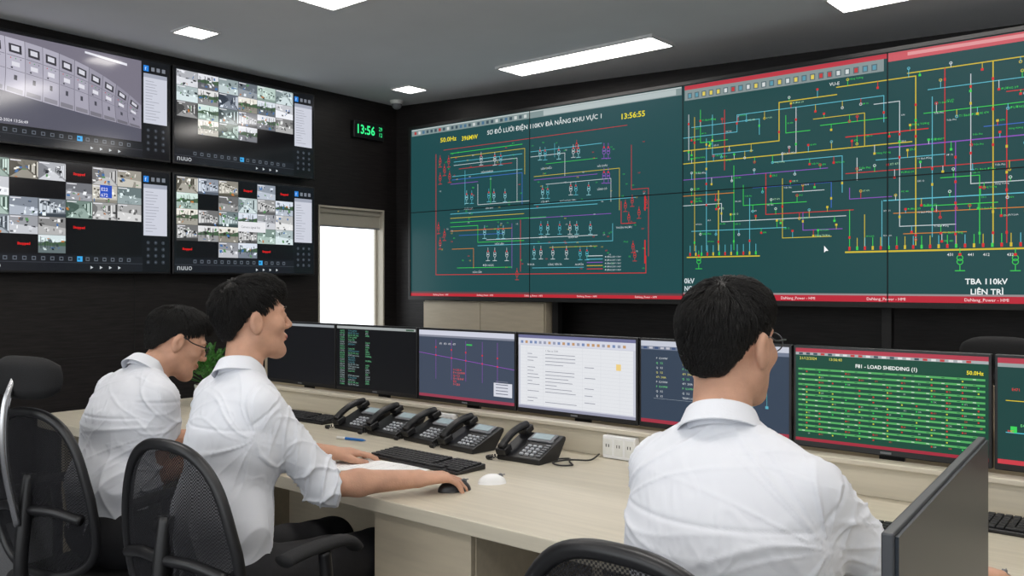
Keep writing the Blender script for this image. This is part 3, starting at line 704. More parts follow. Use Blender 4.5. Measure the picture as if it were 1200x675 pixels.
def s_scada(c, W, H):
    c.rect(0, 0, W, H, (64, 74, 92), 0); c.rect(0, H-.02, W, H, (205, 208, 222), 1); c.rect(0, H-.028, W, H-.02, (130, 135, 150), 1)
    c.rect(0, 0, W, .012, (150, 60, 80), 1)
    c.line([(.0, H*.66), (W, H*.5)], .0016, (160, 80, 205), 2)
    for x in (.1, .19, .27, .36, .44):
        yy = H*.66-(x/W)*H*.16
        c.line([(x, H*.86), (x, H*.28)], .0012, (160, 80, 205), 2); c.rect(x-.003, yy-.003, x+.003, yy+.003, (230, 40, 40), 3); c.rect(x-.003, yy+.03, x+.003, yy+.036, (230, 40, 40), 3)
    for i in range(6): c.text(["I = 210 A", "P = 12.4 MW", "Q = 3.1", "U = 22.6 kV", "E22", "f = 50.0"][i], .2, H*.42-i*.012, .012, [(235, 50, 50), (240, 90, 90)][i % 2])
    c.text("471   473   475   477", .12, H*.9-.03, .011, (230, 230, 240)); c.rect(W*.52, H*.8, W*.58, H*.82, (60, 190, 90), 3)
    c.rect(W*.8, .03, W*.98, H*.3, (212, 214, 224), 3)
    for i in range(5): c.rect(W*.82, .04+i*.012, W*.94, .043+i*.012, (110, 114, 130), 4)
def s_doc(c, W, H):
    c.rect(0, 0, W, H, (200, 202, 214), 0); c.rect(0, H-.012, W, H, (110, 112, 150), 1); c.rect(0, H-.038, W, H-.012, (212, 214, 226), 1)
    rnd = random.Random(9)
    for i in range(22): c.rect(.012+i*.022, H-.032, .024+i*.022, H-.022, rnd.choice([(150, 155, 175), (120, 140, 180), (190, 150, 110)]), 2)
    c.rect(.01, .014, W-.01, H-.04, (226, 228, 232), 1)
    for i in range(17): c.rect(.01, H-.05-i*.0128, W-.01, H-.0496-i*.0128, (196, 198, 206), 2)
    for x in (.04, .12, .3, .38, .46): c.rect(x, .014, x+.0005, H-.04, (196, 198, 206), 2)
    for i in range(16):
        if rnd.random() < .7: c.rect(.045, H-.059-i*.0128, .045+rnd.uniform(.02, .06), H-.0567-i*.0128, (140, 142, 155), 3)
        if rnd.random() < .8: c.rect(.13, H-.059-i*.0128, .13+rnd.uniform(.05, .15), H-.0567-i*.0128, (140, 142, 155), 3)
        if rnd.random() < .4: c.rect(.31, H-.059-i*.0128, .31+rnd.uniform(.02, .05), H-.0567-i*.0128, (140, 142, 155), 3)
    c.text("1. Giao ca 13:30", .13, H-.06, .009, (90, 92, 105), l=4)
    c.rect(W-.08, H*.6, W-.06, H*.68, (236, 205, 130), 4)
    c.rect(0, 0, W, .010, (150, 152, 172), 2)
def s_blue(c, W, H):
    c.rect(0, 0, W, H, (52, 66, 84), 0); c.rect(0, H-.018, W, H, (196, 200, 212), 1); c.rect(0, H-.03, W, H-.018, (110, 120, 140), 1)
    rnd = random.Random(4)
    for i in range(22): c.rect(.01+i*.022, H-.027, .024+i*.022, H-.02, rnd.choice([(60, 80, 120), (190, 190, 200)]), 2)
    for a in range(2):
        for i in range(9):
            c.text(rnd.choice(["TRẠM 110kV", "P  12.4 MW", "Q   3.2", "471  210A"]), .06+a*.1, H*.78-i*.016, .009, rnd.choice([(220, 225, 230), (120, 220, 140), (230, 225, 120)]))
    c.rect(.05, H*.3, .3, H*.302, (180, 190, 200), 2)
    for i in range(4): c.rect(.3+i*.05, H*.3, .31+i*.05, H*.33, (90, 170, 190), 2); c.line([(.305+i*.05, H*.33), (.305+i*.05, H*.7)], .0012, (90, 180, 190), 2)
    c.rect(0, 0, W, .012, (160, 50, 66), 1)
def s_shed(c, W, H):
    c.rect(0, 0, W, H, (20, 72, 56), 0); c.rect(0, H-.012, W, H, (176, 60, 76), 1); c.rect(0, H-.020, W, H-.012, (166, 172, 174), 1)
    rnd = random.Random(2)
    for i in range(22): c.rect(.01+i*.022, H-.019, .022+i*.022, H-.013, rnd.choice([(60, 80, 90), (190, 60, 60), (220, 220, 220)]), 2)
    c.text("21/12/2024", .012, H-.034, .0115, (232, 225, 90)); c.text("13:56:40", .1, H-.034, .0115, (232, 225, 90))
    c.text("F81 - LOAD SHEDDING (1)", W/2, H-.050, .0145, (240, 244, 240), 'CENTER', bold=.0003); c.text("50.0Hz", W-.012, H-.050, .0145, (240, 225, 50), 'RIGHT', bold=.0003)
    n = 13; top = H-.060; dh = (top-.018)/n
    for j in range(n):
        y1 = top-j*dh; y0 = y1-dh*.36
        c.rect(.008, y0, W-.008, y1, (84, 172, 96), 1)
        for k in range(13):
            x = .02+k*.039
            c.rect(x, y0+dh*.12, x+.008, y0+dh*.24, rnd.choice([(210, 225, 210), (34, 90, 60)]), 3)
            if rnd.random() < .6: c.rect(x+.012, y0-dh*.4, x+.016, y0-dh*.15, rnd.choice([(205, 50, 45), (205, 50, 45), (40, 190, 80), (200, 200, 60)]), 3)
            if rnd.random() < .4: c.text(rnd.choice(["T1", "471", "OK", "E9"]), x+.018, y0-dh*.42, dh*.38, rnd.choice([(200, 70, 60), (170, 200, 180)]))
    c.rect(0, 0, W, .009, (160, 44, 60), 1)
def s_last(c, W, H):
    c.rect(0, 0, W, H, (24, 66, 62), 0); c.rect(0, H-.014, W, H, (176, 60, 76), 1); c.rect(0, H-.024, W, H-.014, (150, 160, 160), 1)
    rnd = random.Random(12)
    for i in range(60):
        c.text(rnd.choice(["T1", "E471", "P=3.2", "131", "MC"]), rnd.uniform(.02, W-.05), rnd.uniform(.03, H-.05), .010, rnd.choice([(120, 230, 130), (230, 60, 60), (230, 230, 230)]))
    for i in range(9): c.rect(.03+i*.055, H*.3, .045+i*.055, H*.36, (60, 210, 90), 2)
    c.line([(.02, H*.6), (W-.02, H*.6)], .002, (226, 200, 40), 2); c.line([(.02, H*.3), (W-.02, H*.3)], .002, (90, 205, 225), 2)
    c.rect(0, 0, W, .012, (200, 60, 70), 1)
MY = 2.6; mz = .857
pitch = .5475
specs = [(s_term1, "black monitor showing a nearly empty dark terminal"), (s_term2, "black monitor with columns of terminal text"),
         (s_scada, "black monitor with a purple line diagram on grey"), (s_doc, "black monitor showing a pale table document"),
         (s_blue, "black monitor with blue-grey substation data"), (s_shed, "black monitor showing green load shedding table"),
         (s_last, "black monitor with dark green station diagram")]
for i, (fn, lb) in enumerate(specs):
    monitor(-1.885-.0+(i-3)*pitch, MY, mz, 0, lb, fn)
r = thing("monitor", "thin dark grey monitor, switched off, on the side desk", "monitor", (-.236, 1.0, .75), 0)
r.rotation_euler = (0, 0, math.atan2(.558, -.046))
hz = .09
bm = bmesh.new(); box2(bm, (-.27, .002, hz), (.27, .012, .40)); new_obj("housing", bm, M_offcase, r, bevel=.002)
bm = bmesh.new(); box2(bm, (-.266, -.001, hz+.008), (.266, .003, .397)); new_obj("screen", bm, M_offscreen, r)
bm = bmesh.new(); box2(bm, (-.03, .012, .01), (.03, .03, .25)); new_obj("neck", bm, M_grey, r, bevel=.003)
bm = bmesh.new(); box2(bm, (-.11, -.07, 0), (.11, .085, .012)); new_obj("base", bm, M_grey, r, bevel=.004)

# ------------------------------------------------------------------ desk items
def phone_proto(x, y, yaw):
    r = thing("desk_phone", "black office desk phone with grey display and keypad", "telephone", (x, y, DZ), yaw, "desk phones in a row")
    bm = bmesh.new()
    w = .09; D0, D1 = -.09, .065
    prof = [(D0, 0), (D0, .018), (D1-.01, .078), (D1, .075), (D1, .064), (.02, 0)]
    A = [bm.verts.new((-w, y_, z_)) for y_, z_ in prof]; B = [bm.verts.new((w, y_, z_)) for y_, z_ in prof]
    bm.faces.new(A[::-1]); bm.faces.new(B)
    for i in range(len(prof)): j = (i+1) % len(prof); bm.faces.new((A[i], A[j], B[j], B[i]))
    new_obj("body", bm, M_black, r, bevel=.004)
    th = math.atan2(.060, .145); R = Matrix.Rotation(th, 3, 'X')
    def S(u, v, n=0):
        p = R @ Vector((u, v, n)); return Vector((p.x, p.y+D0, p.z+.018))
    bm = bmesh.new(); add_box(bm, S(.022, .126, .003), (.1, .05, .006), R); new_obj("display_bezel", bm, M_grey, r, bevel=.002)
    bm = bmesh.new(); add_box(bm, S(.022, .128, .0065), (.078, .032, .002), R); new_obj("display", bm, M_lcd, r)
    bm = bmesh.new()
    for i in range(3):
        for j in range(4): add_box(bm, S(.003+i*.022, .02+j*.017, .003), (.013, .0085, .006), R)
    new_obj("keypad", bm, M_keyw, r, bevel=.001)
    bm = bmesh.new()
    for j in range(6): add_box(bm, S(.073, .018+j*.013, .003), (.018, .007, .005), R)
    add_cyl(bm, S(.068, .108, .0), S(.068, .108, .006), .010)
    new_obj("function_keys", bm, M_grey, r, bevel=.001)
    bm = bmesh.new()
    pts = smooth_pts([S(-.064, .0, .026), S(-.064, .028, .036), S(-.064, .078, .042), S(-.064, .13, .036), S(-.064, .158, .026)], 5)
    add_tube(bm, pts, [.015]*3+[.013]*(len(pts)-6)+[.015]*3, 14)
    add_box(bm, S(-.064, .012, .015), (.042, .042, .022), R); add_box(bm, S(-.064, .147, .015), (.042, .042, .022), R)
    new_obj("handset", bm, M_black, r, bevel=.006)
    bm = bmesh.new(); pts = []
    for i in range(140):
        t = i/139; a = t*2*math.pi*14
        cx = -.085-.03*math.sin(t*math.pi); cy = -.09+.03*t-.03*math.sin(t*math.pi); cz = .008
        pts.append((cx+.0055*math.cos(a), cy-.0+.09*(t-.5)*.6, cz+.0055*math.sin(a)))
    add_tube(bm, pts, .0016, 5); new_obj("coiled_cord", bm, M_black, r, smooth=True)
    return r
ph = phone_proto(-1.875, 2.35, 2)
for (x, y, yw) in ((-2.16, 2.36, -5), (-2.375, 2.38, -7), (-2.59, 2.385, -4), (-2.80, 2.39, -2)):
    q = copy_tree(ph); q.location = (x, y, DZ); q.rotation_euler = (0, 0, math.radians(yw))
def keyboard(x, y, yaw):
    r = thing("keyboard", "black computer keyboard on the desk", "keyboard", (x, y, DZ), yaw, "keyboards")
    bm = bmesh.new()
    A = [(-.22, -.065, 0), (.22, -.065, 0), (.22, .065, 0), (-.22, .065, 0), (-.22, -.065, .01), (.22, -.065, .01), (.22, .065, .018), (-.22, .065, .018)]
    V = [bm.verts.new(p) for p in A]
    for f in ((3, 2, 1, 0), (4, 5, 6, 7), (0, 1, 5, 4), (1, 2, 6, 5), (2, 3, 7, 6), (3, 0, 4, 7)): bm.faces.new([V[i] for i in f])
    new_obj("case", bm, M_black, r, bevel=.003)
    bm = bmesh.new()
    for j in range(6):
        yy = -.05+j*.0195; zz = .010+(yy+.065)/.13*.008+.003
        xx = -.21
        while xx < .205:
            wk = .0165
            if j == 0 and -.13 < xx < -.02: wk = .1
            if not (.075 < xx < .085 or .142 < xx < .15): add_box(bm, (xx+wk/2, yy, zz), (wk, .0155, .006))
            xx += wk+.0028
    k = new_obj("keys", bm, M_key, r, bevel=.0012, seg=1); k["kind"] = "stuff"
    return r
kb = keyboard(-2.105, 2.055, -2)
for (x, y, yw) in ((-.85, 2.16, 0), (-.33, 2.42, 0), (-3.22, 2.38, 2)):
    q = copy_tree(kb); q.location = (x, y, DZ); q.rotation_euler = (0, 0, math.radians(yw))
def mouse(x, y, yaw, m, label, k=1.0):
    r = thing("computer_mouse", label, "mouse", (x, y, DZ), yaw)
    bm = bmesh.new(); add_sph(bm, (0, 0, 0), (.028*k, .050*k, .034*k), 28, 18)
    bmesh.ops.bisect_plane(bm, geom=bm.verts[:]+bm.edges[:]+bm.faces[:], plane_co=(0, 0, 0), plane_no=(0, 0, -1), clear_outer=True)
    bmesh.ops.holes_fill(bm, edges=bm.edges[:])
    new_obj("shell", bm, m, r, smooth=True)
    bm = bmesh.new(); add_cyl(bm, (-.004, .030*k, .026*k), (.004, .030*k, .026*k), .007); new_obj("scroll_wheel", bm, M_grey, r)
    bm = bmesh.new(); add_box(bm, (0, .026*k, .0300*k), (.001, .034, .003)); new_obj("button_gap", bm, M_grey, r)
mouse(-1.735, 1.975, -40, mat("bright_white_plastic", (232, 232, 232), .3, var=.01), "white wireless mouse lying free on the desk", .86)
mouse(-1.757, 1.835, -28, M_black, "black mouse under the hand of the man beside the phones")
mouse(-.372, 1.93, -5, M_black, "black mouse held beside the dark monitor")
for k, (x, y, yw) in enumerate(((-2.13, 1.905, 8), (-2.2, 1.86, -16))):
    O = Vector((x, y, DZ+.0006+.0012*(1-k))); a = math.radians(yw); U = Vector((math.cos(a), math.sin(a), 0)); V = Vector((-math.sin(a), math.cos(a), 0))
    c = Canvas(O-U*.13-V*.09, U, V, M_print); c.step = .00012
    c.rect(0, 0, .26, .18, (240, 240, 240), 0)
    for i in range(10): c.rect(.02, .155-i*.013, .24, .1558-i*.013, (120, 122, 128), 1)
    for i in range(5): c.rect(.02+i*.05, .037, .0208+i*.05, .156, (120, 122, 128), 1)
    o = c.build("paper_sheet"); tag(o, "white printed table sheet lying on the desk", "paper", "loose papers")
r = thing("pen", "blue ballpoint pen lying on the desk", "pen", (-2.62, 2.17, DZ+.0056), 12)
bm = bmesh.new(); add_cyl(bm, (-.065, 0, 0), (.05, 0, 0), .005, .005, 14); add_cyl(bm, (.05, 0, 0), (.068, 0, 0), .005, .001, 14); new_obj("barrel", bm, M_blue, r, smooth=False)
bm = bmesh.new(); add_cyl(bm, (-.07, 0, 0), (-.03, 0, 0), .0056, .0056, 14); new_obj("cap", bm, M_white, r)
def socket(x, w=.13):
    r = thing("power_socket", "white surface-mounted power outlet box on the desk upstand", "power outlet", (x, 2.54, DZ+.041), group="desk power outlets")
    bm = bmesh.new(); box2(bm, (-w/2, -.03, -.04), (w/2, 0, .038)); new_obj("box", bm, mat("bright_white_plastic", (232, 232, 232)), r, bevel=.004)
    for i in range(3):
        xx = -w/3+i*w/3
        bm = bmesh.new(); add_box(bm, (xx, -.0305, 0), (.036, .002, .056)); fp = new_obj("face_plate", bm, mat("off_white_plastic", (224, 224, 220), .4), r, bevel=.001)
        for dx in (-.005, .005):
            bm = bmesh.new(); add_box(bm, (xx+dx, -.0318, .004), (.0025, .002, .010)); new_obj("socket_slot", bm, M_hole, fp)
socket(-1.635); socket(-2.475)
bm = bmesh.new()
add_tube(bm, smooth_pts([(-1.79, 2.36, .757), (-1.76, 2.40, .756), (-1.73, 2.36, .756), (-1.69, 2.32, .756), (-1.72, 2.29, .756), (-1.76, 2.31, .757), (-1.73, 2.36, .762), (-1.69, 2.42, .757), (-1.70, 2.49, .765)], 8), .003, 8)
o = new_obj("cable", bm, M_black, None, smooth=True); tag(o, "black phone cable looped on the desk", "cable")
r = thing("potted_plant", "small green potted plant on the desk end", "plant", (-3.95, 2.36, DZ))
bm = bmesh.new(); add_cyl(bm, (0, 0, 0), (0, 0, .1), .045, .065, 28); new_obj("pot", bm, M_pot, r, bevel=.004)
bm = bmesh.new(); add_cyl(bm, (0, 0, .098), (0, 0, .103), .058, .058, 24); new_obj("soil", bm, M_soil, r)
bm = bmesh.new(); rnd = random.Random(8)
for i in range(240):
    a = rnd.uniform(0, 6.283); el = rnd.uniform(-.1, 1.4); R_ = rnd.uniform(.05, .14)
    p = Vector((R_*math.cos(a)*math.cos(el), R_*math.sin(a)*math.cos(el), .14+R_*math.sin(el)*1.1))
    d = (p-Vector((0, 0, .1))).normalized(); s = d.cross(Vector((0, 0, 1))).normalized(); n = s.cross(d)
    Ln = rnd.uniform(.025, .04); wd = Ln*.32
    q = [p, p+d*Ln*.35+s*wd, p+d*Ln*.75+s*wd*.7-n*-.004, p+d*Ln-n*.006, p+d*Ln*.75-s*wd*.7, p+d*Ln*.35-s*wd]
    mid = [p+d*Ln*.35-n*.004, p+d*Ln*.75-n*.004]
    vs = [bm.verts.new(x) for x in q]; ms = [bm.verts.new(x) for x in mid]
    bm.faces.new((vs[0], vs[1], ms[0])); bm.faces.new((vs[1], vs[2], ms[1], ms[0])); bm.faces.new((vs[2], vs[3], ms[1]))
    bm.faces.new((vs[3], vs[4], ms[1])); bm.faces.new((vs[4], vs[5], ms[0], ms[1])); bm.faces.new((vs[5], vs[0], ms[0]))
    if i % 6 == 0: add_tube(bm, [(0, 0, .1), (p+Vector((0, 0, .1)))/2, p], .0015, 4)
new_obj("foliage", bm, M_leaf, r)

# ------------------------------------------------------------------ chairs
def chair(x, y, yaw, label, headrest=False, top=1.02, grp="office chairs"):
    r = thing("office_chair", label, "chair", (x, y, 0), yaw, grp)
    bm = bmesh.new(); box2(bm, (-.24, -.2, .40), (.24, .26, .468)); o = new_obj("seat", bm, M_blacksoft, r, bevel=.03, seg=5)
    bm = bmesh.new(); box2(bm, (-.15, -.16, .36), (.15, .16, .40)); new_obj("seat_mechanism", bm, M_black, r, bevel=.01)
    bm = bmesh.new(); add_cyl(bm, (0, 0, .1), (0, 0, .24), .03, .03, 24); add_cyl(bm, (0, 0, .24), (0, 0, .37), .018, .018, 20); new_obj("gas_column", bm, M_chrome, r)
    bm = bmesh.new(); add_cyl(bm, (0, 0, .075), (0, 0, .125), .05, .042, 24)
    for i in range(5):
        a = 2*math.pi*i/5+.3; add_tube(bm, [(.03*math.cos(a), .03*math.sin(a), .1), (.16*math.cos(a), .16*math.sin(a), .095), (.3*math.cos(a), .3*math.sin(a), .075)], [.024, .02, .014], 10)
    new_obj("star_base", bm, M_black, r, smooth=False)
    for i in range(5):
        a = 2*math.pi*i/5+.3; X = .3*math.cos(a); Y = .3*math.sin(a); tx, ty = -math.sin(a), math.cos(a)
        bm = bmesh.new()
        for s in (-1, 1): add_cyl(bm, (X+tx*s*.006, Y+ty*s*.006, .027), (X+tx*s*.022, Y+ty*s*.022, .027), .027, .027, 20)
        add_cyl(bm, (X, Y, .03), (X, Y, .07), .007); new_obj("caster", bm, M_black, r)
    zb = .50; b = (top-zb)/2; zc = (top+zb)/2; a_ = .212
    def yb(x_, z_): return -.235-.10*(z_-.5)+.045*math.sin((z_-zb)/(top-zb)*math.pi)*-1*0.5+.9*x_*x_
    def hw(q): return a_*(1-min(1, abs(q))**(3.8 if q > 0 else 3.6))**.40*(1.0-(.24*q if q > 0 else .08*q))
    bm = bmesh.new(); pts = []
    N = 72
    for i in range(N):
        t = 2*math.pi*i/N; q = math.copysign(abs(math.sin(t))**.6, math.sin(t)); q = max(-1, min(1, q))
        xx = math.copysign(hw(q), math.cos(t)) if abs(math.cos(t)) > 1e-6 else 0
        pts.append((xx, yb(xx, zc+b*q), zc+b*q))
    add_tube(bm, pts, .014, 10, closed=True); new_obj("back_frame", bm, M_black, r, smooth=True)
    bm = bmesh.new(); rowsv = []
    for j in range(33):
        q = math.sin((-.5+j/32)*math.pi)*.998; w_ = hw(q); row = []
        for i in range(13):
            s = -1+2*i/12; xx = s*w_; row.append(bm.verts.new((xx, yb(xx, zc+b*q), zc+b*q)))
        rowsv.append(row)
    for j in range(32):
        for i in range(12): bm.faces.new((rowsv[j][i], rowsv[j][i+1], rowsv[j+1][i+1], rowsv[j+1][i]))
    new_obj("back_mesh", bm, M_mesh, r, smooth=True)
    bm = bmesh.new(); add_tube(bm, smooth_pts([(0, -.1, .38), (0, -.24, .40), (0, -.30, .5), (0, -.29, .68), (0, -.275, .8)], 5), .02, 10)
    add_tube(bm, smooth_pts([(-.19, yb(.19, .68)-.012, .68), (-.1, -.275, .7), (0, -.285, .7), (.1, -.275, .7), (.19, yb(.19, .68)-.012, .68)], 5), .014, 10)
    new_obj("back_support", bm, M_black, r, smooth=True)
    for s in (-1, 1):
        bm = bmesh.new(); add_tube(bm, smooth_pts([(s*.13, .0, .385), (s*.21, .0, .385), (s*.248, .0, .44), (s*.25, .0, .6), (s*.25, -.01, .695)], 5), .016, 10)
        arm = new_obj("armrest", bm, M_black, r, smooth=True)
        bm = bmesh.new(); pts = smooth_pts([(s*.25, -.14, .70), (s*.252, -.07, .710), (s*.252, .02, .710), (s*.25, .07, .70), (s*.248, .10, .675)], 5)
        add_tube(bm, pts, .016, 12)
        for v in bm.verts: v.co.x = s*.25+(v.co.x-s*.25)*1.8; v.co.z = .703+(v.co.z-.703)*.9
        new_obj("arm_pad", bm, M_blacksoft, arm, smooth=True)
    if headrest:
        zt = top+.10
        bm = bmesh.new(); hv = []
        for side in (0, 1):
            lay = []
            for j in range(9):
                row = []
                for i in range(15):
                    s = -1+2*i/14; q = -1+2*j/8
                    k = (1-abs(s)**4*.45)
                    th = .028*(1-max(abs(s), abs(q))**6)+.004
                    yy = -.30+.9*(s*.15)**2*1.2 + (-th if side else th)
                    row.append(bm.verts.new((s*.14*(1-.08*q*q), yy, zt+q*.062*k)))
                lay.append(row)
            hv.append(lay)
            for j in range(8):
                for i in range(14): bm.faces.new((lay[j][i], lay[j][i+1], lay[j+1][i+1], lay[j+1][i]))
        for i in range(14):
            for j in (0, 8): bm.faces.new((hv[0][j][i], hv[0][j][i+1], hv[1][j][i+1], hv[1][j][i]))
        for j in range(8):
            for i in (0, 14): bm.faces.new((hv[0][j][i], hv[0][j+1][i], hv[1][j+1][i], hv[1][j][i]))
        new_obj("headrest", bm, M_blacksoft, r, smooth=True)
        bm = bmesh.new()
        add_tube(bm, smooth_pts([(0, -.31, .66), (0, -.35, .85), (0, -.35, 1.0), (0, -.32, zt)], 6), .012, 10)
        new_obj("headrest_bar", bm, M_chrome, r, smooth=True)
    return r
chair(-2.76, 1.31, 14, "black office chair with mesh back and padded headrest", True, .98)
chair(-1.985, 1.335, 6, "black mesh-back office chair with armrests, occupied", False, .97)
chair(-.635, 1.255, 0, "black mesh-back office chair pulled to the desk", False, .995)
chair(-.74, 3.55, 180, "empty black office chair behind the monitors", True, .98)

# ------------------------------------------------------------------ people (distance-field surfaces)
def V3(x): return np.array(x, dtype=np.float64)
class Grid:
    def __init__(s, lo, hi, h):
        s.lo = V3(lo); s.h = h; s.n = (np.ceil((V3(hi)-s.lo)/h)+1).astype(int)
        s.D = np.full(s.n, 1.0, dtype=np.float32); s.R = np.eye(3); s.t = np.zeros(3)
    def frame(s, R=None, t=None):
        s.R = np.eye(3) if R is None else np.array(R); s.t = np.zeros(3) if t is None else V3(t)
    def apply(s, f, lo, hi, k, op):
        lo = V3(lo); hi = V3(hi)
        cs = np.array([[(lo, hi)[a][0], (lo, hi)[b][1], (lo, hi)[c][2]] for a in (0, 1) for b in (0, 1) for c in (0, 1)])
        W = cs @ s.R.T + s.t; m = max(k, 2*s.h)+.006
        a = np.clip(np.floor((W.min(0)-m-s.lo)/s.h).astype(int), 0, s.n); b = np.clip(np.ceil((W.max(0)+m-s.lo)/s.h).astype(int)+1, 0, s.n)
        if (b <= a).any(): return
        X = (s.lo[0]+s.h*np.arange(a[0], b[0]))[:, None, None]-s.t[0]
        Y = (s.lo[1]+s.h*np.arange(a[1], b[1]))[None, :, None]-s.t[1]
        Z = (s.lo[2]+s.h*np.arange(a[2], b[2]))[None, None, :]-s.t[2]
        R = s.R
        x = R[0, 0]*X+R[1, 0]*Y+R[2, 0]*Z; y = R[0, 1]*X+R[1, 1]*Y+R[2, 1]*Z; z = R[0, 2]*X+R[1, 2]*Y+R[2, 2]*Z
        d = f(x, y, z); sl = (slice(a[0], b[0]), slice(a[1], b[1]), slice(a[2], b[2])); A = s.D[sl]
        k = max(k, 1e-5)
        if op == 'add':
            hh = np.clip(.5+.5*(A-d)/k, 0, 1); s.D[sl] = A*(1-hh)+d*hh-k*hh*(1-hh)
        elif op == 'sub':
            d = -d; hh = np.clip(.5-.5*(A-d)/k, 0, 1); s.D[sl] = A*(1-hh)+d*hh+k*hh*(1-hh)
    def cone(s, a, b, ra, rb, k=.02, flat=None, op='add'):
        a = V3(a); b = V3(b); ba = b-a; L2 = max(ba@ba, 1e-9); rm = max(ra, rb)
        ext = np.full(3, rm)
        if flat is not None:
            w = V3(flat[0]); w = w/np.linalg.norm(w); ext = ext/flat[1]
        def f(x, y, z):
            px = x-a[0]; py = y-a[1]; pz = z-a[2]
            t = np.clip((px*ba[0]+py*ba[1]+pz*ba[2])/L2, 0, 1)
            qx = px-t*ba[0]; qy = py-t*ba[1]; qz = pz-t*ba[2]
            if flat is not None:
                dt = (qx*w[0]+qy*w[1]+qz*w[2])*(flat[1]-1)
                qx = qx+dt*w[0]; qy = qy+dt*w[1]; qz = qz+dt*w[2]
            return np.sqrt(qx*qx+qy*qy+qz*qz)-(ra+(rb-ra)*t)
        s.apply(f, np.minimum(a, b)-ext, np.maximum(a, b)+ext, k, op)
    def ell(s, c, r, k=.02, op='add'):
        c = V3(c); r = V3(r)
        def f(x, y, z):
            px = x-c[0]; py = y-c[1]; pz = z-c[2]
            k0 = np.sqrt((px/r[0])**2+(py/r[1])**2+(pz/r[2])**2); k1 = np.sqrt((px/r[0]**2)**2+(py/r[1]**2)**2+(pz/r[2]**2)**2)+1e-9
            return k0*(k0-1)/k1
        s.apply(f, c-r, c+r, k, op)
    def cutcyl(s, c, d, R, length, k=.003):
        c = V3(c); d = V3(d)/np.linalg.norm(d)
        def f(x, y, z):
            px = x-c[0]; py = y-c[1]; pz = z-c[2]; t = px*d[0]+py*d[1]+pz*d[2]
            rr = np.sqrt(np.maximum(px*px+py*py+pz*pz-t*t, 0))
            return np.maximum(np.maximum(rr-R, -t), t-length)
        e = c+d*length; s.apply(f, np.minimum(c, e)-R, np.maximum(c, e)+R, k, 'sub')
    def mesh(s, iters=1):
        D = s.D; S = D < 0
        cnt = np.zeros(np.array(D.shape)-1, dtype=np.int8)
        for a in (0, 1):
            for b in (0, 1):
                for c in (0, 1):
                    cnt += S[a:S.shape[0]-1+a, b:S.shape[1]-1+b, c:S.shape[2]-1+c]
        act = (cnt > 0) & (cnt < 8); idx = np.full(act.shape, -1, dtype=np.int64); n = act.sum(); idx[act] = np.arange(n)
        I, J, K = np.nonzero(act); acc = np.zeros((n, 3)); w = np.zeros(n)
        corners = [(a, b, c) for a in (0, 1) for b in (0, 1) for c in (0, 1)]
        for ca in corners:
            for ax in range(3):
                if ca[ax] == 1: continue
                cb = list(ca); cb[ax] = 1
                da = D[I+ca[0], J+ca[1], K+ca[2]]; db = D[I+cb[0], J+cb[1], K+cb[2]]
                m = (da < 0) != (db < 0)
                t = np.where(m, da/np.where(m, da-db, 1), 0)
                p = np.array(ca, dtype=float)[None, :].repeat(n, 0); p[:, ax] += t
                acc[m] += p[m]; w[m] += 1
        V = s.lo+s.h*(np.stack([I, J, K], 1)+acc/w[:, None])
        quads = []
        for ax in range(3):
            o1, o2 = [(1, 2), (2, 0), (0, 1)][ax]
            lo_ = [slice(None)]*3; hi_ = [slice(None)]*3; lo_[ax] = slice(0, -1); hi_[ax] = slice(1, None)
            A = S[tuple(lo_)]; B = S[tuple(hi_)]; m = A != B
            P = np.stack(np.nonzero(m), 1)
            ok = (P[:, o1] > 0) & (P[:, o2] > 0) & (P[:, o1] < D.shape[o1]-1) & (P[:, o2] < D.shape[o2]-1)
            P = P[ok]; sg = A[tuple(P.T)]
            def g(d1, d2):
                Q = P.copy(); Q[:, o1] -= d1; Q[:, o2] -= d2; return idx[tuple(Q.T)]
            q = np.stack([g(1, 1), g(0, 1), g(0, 0), g(1, 0)], 1)
            q[~sg] = q[~sg][:, ::-1]; quads.append(q)
        Q = np.concatenate(quads); Q = Q[(Q >= 0).all(1)]
        for _ in range(iters):
            sm = np.zeros_like(V); ct = np.zeros(len(V))
            for i in range(4):
                j = (i+1) % 4
                np.add.at(sm, Q[:, i], V[Q[:, j]]); np.add.at(ct, Q[:, i], 1)
                np.add.at(sm, Q[:, j], V[Q[:, i]]); np.add.at(ct, Q[:, j], 1)
            V = V*.45+.55*sm/np.maximum(ct, 1)[:, None]
        return V, Q
def normals(V, Q):
    n = np.cross(V[Q[:, 2]]-V[Q[:, 0]], V[Q[:, 3]]-V[Q[:, 1]]); N = np.zeros_like(V)
    for i in range(4): np.add.at(N, Q[:, i], n)
    return N/np.maximum(np.linalg.norm(N, axis=1), 1e-12)[:, None]
def np_obj(name, V, Q, material, parent=None, loc=None):
    me = bpy.data.meshes.new(name)
    me.from_pydata(V.tolist(), [], Q.tolist())
    me.polygons.foreach_set("use_smooth", [True]*len(me.polygons)); me.materials.append(material)
    o = bpy.data.objects.new(name, me); COL.objects.link(o)
    if parent: o.parent = parent
    if loc is not None: o.location = loc
    return o
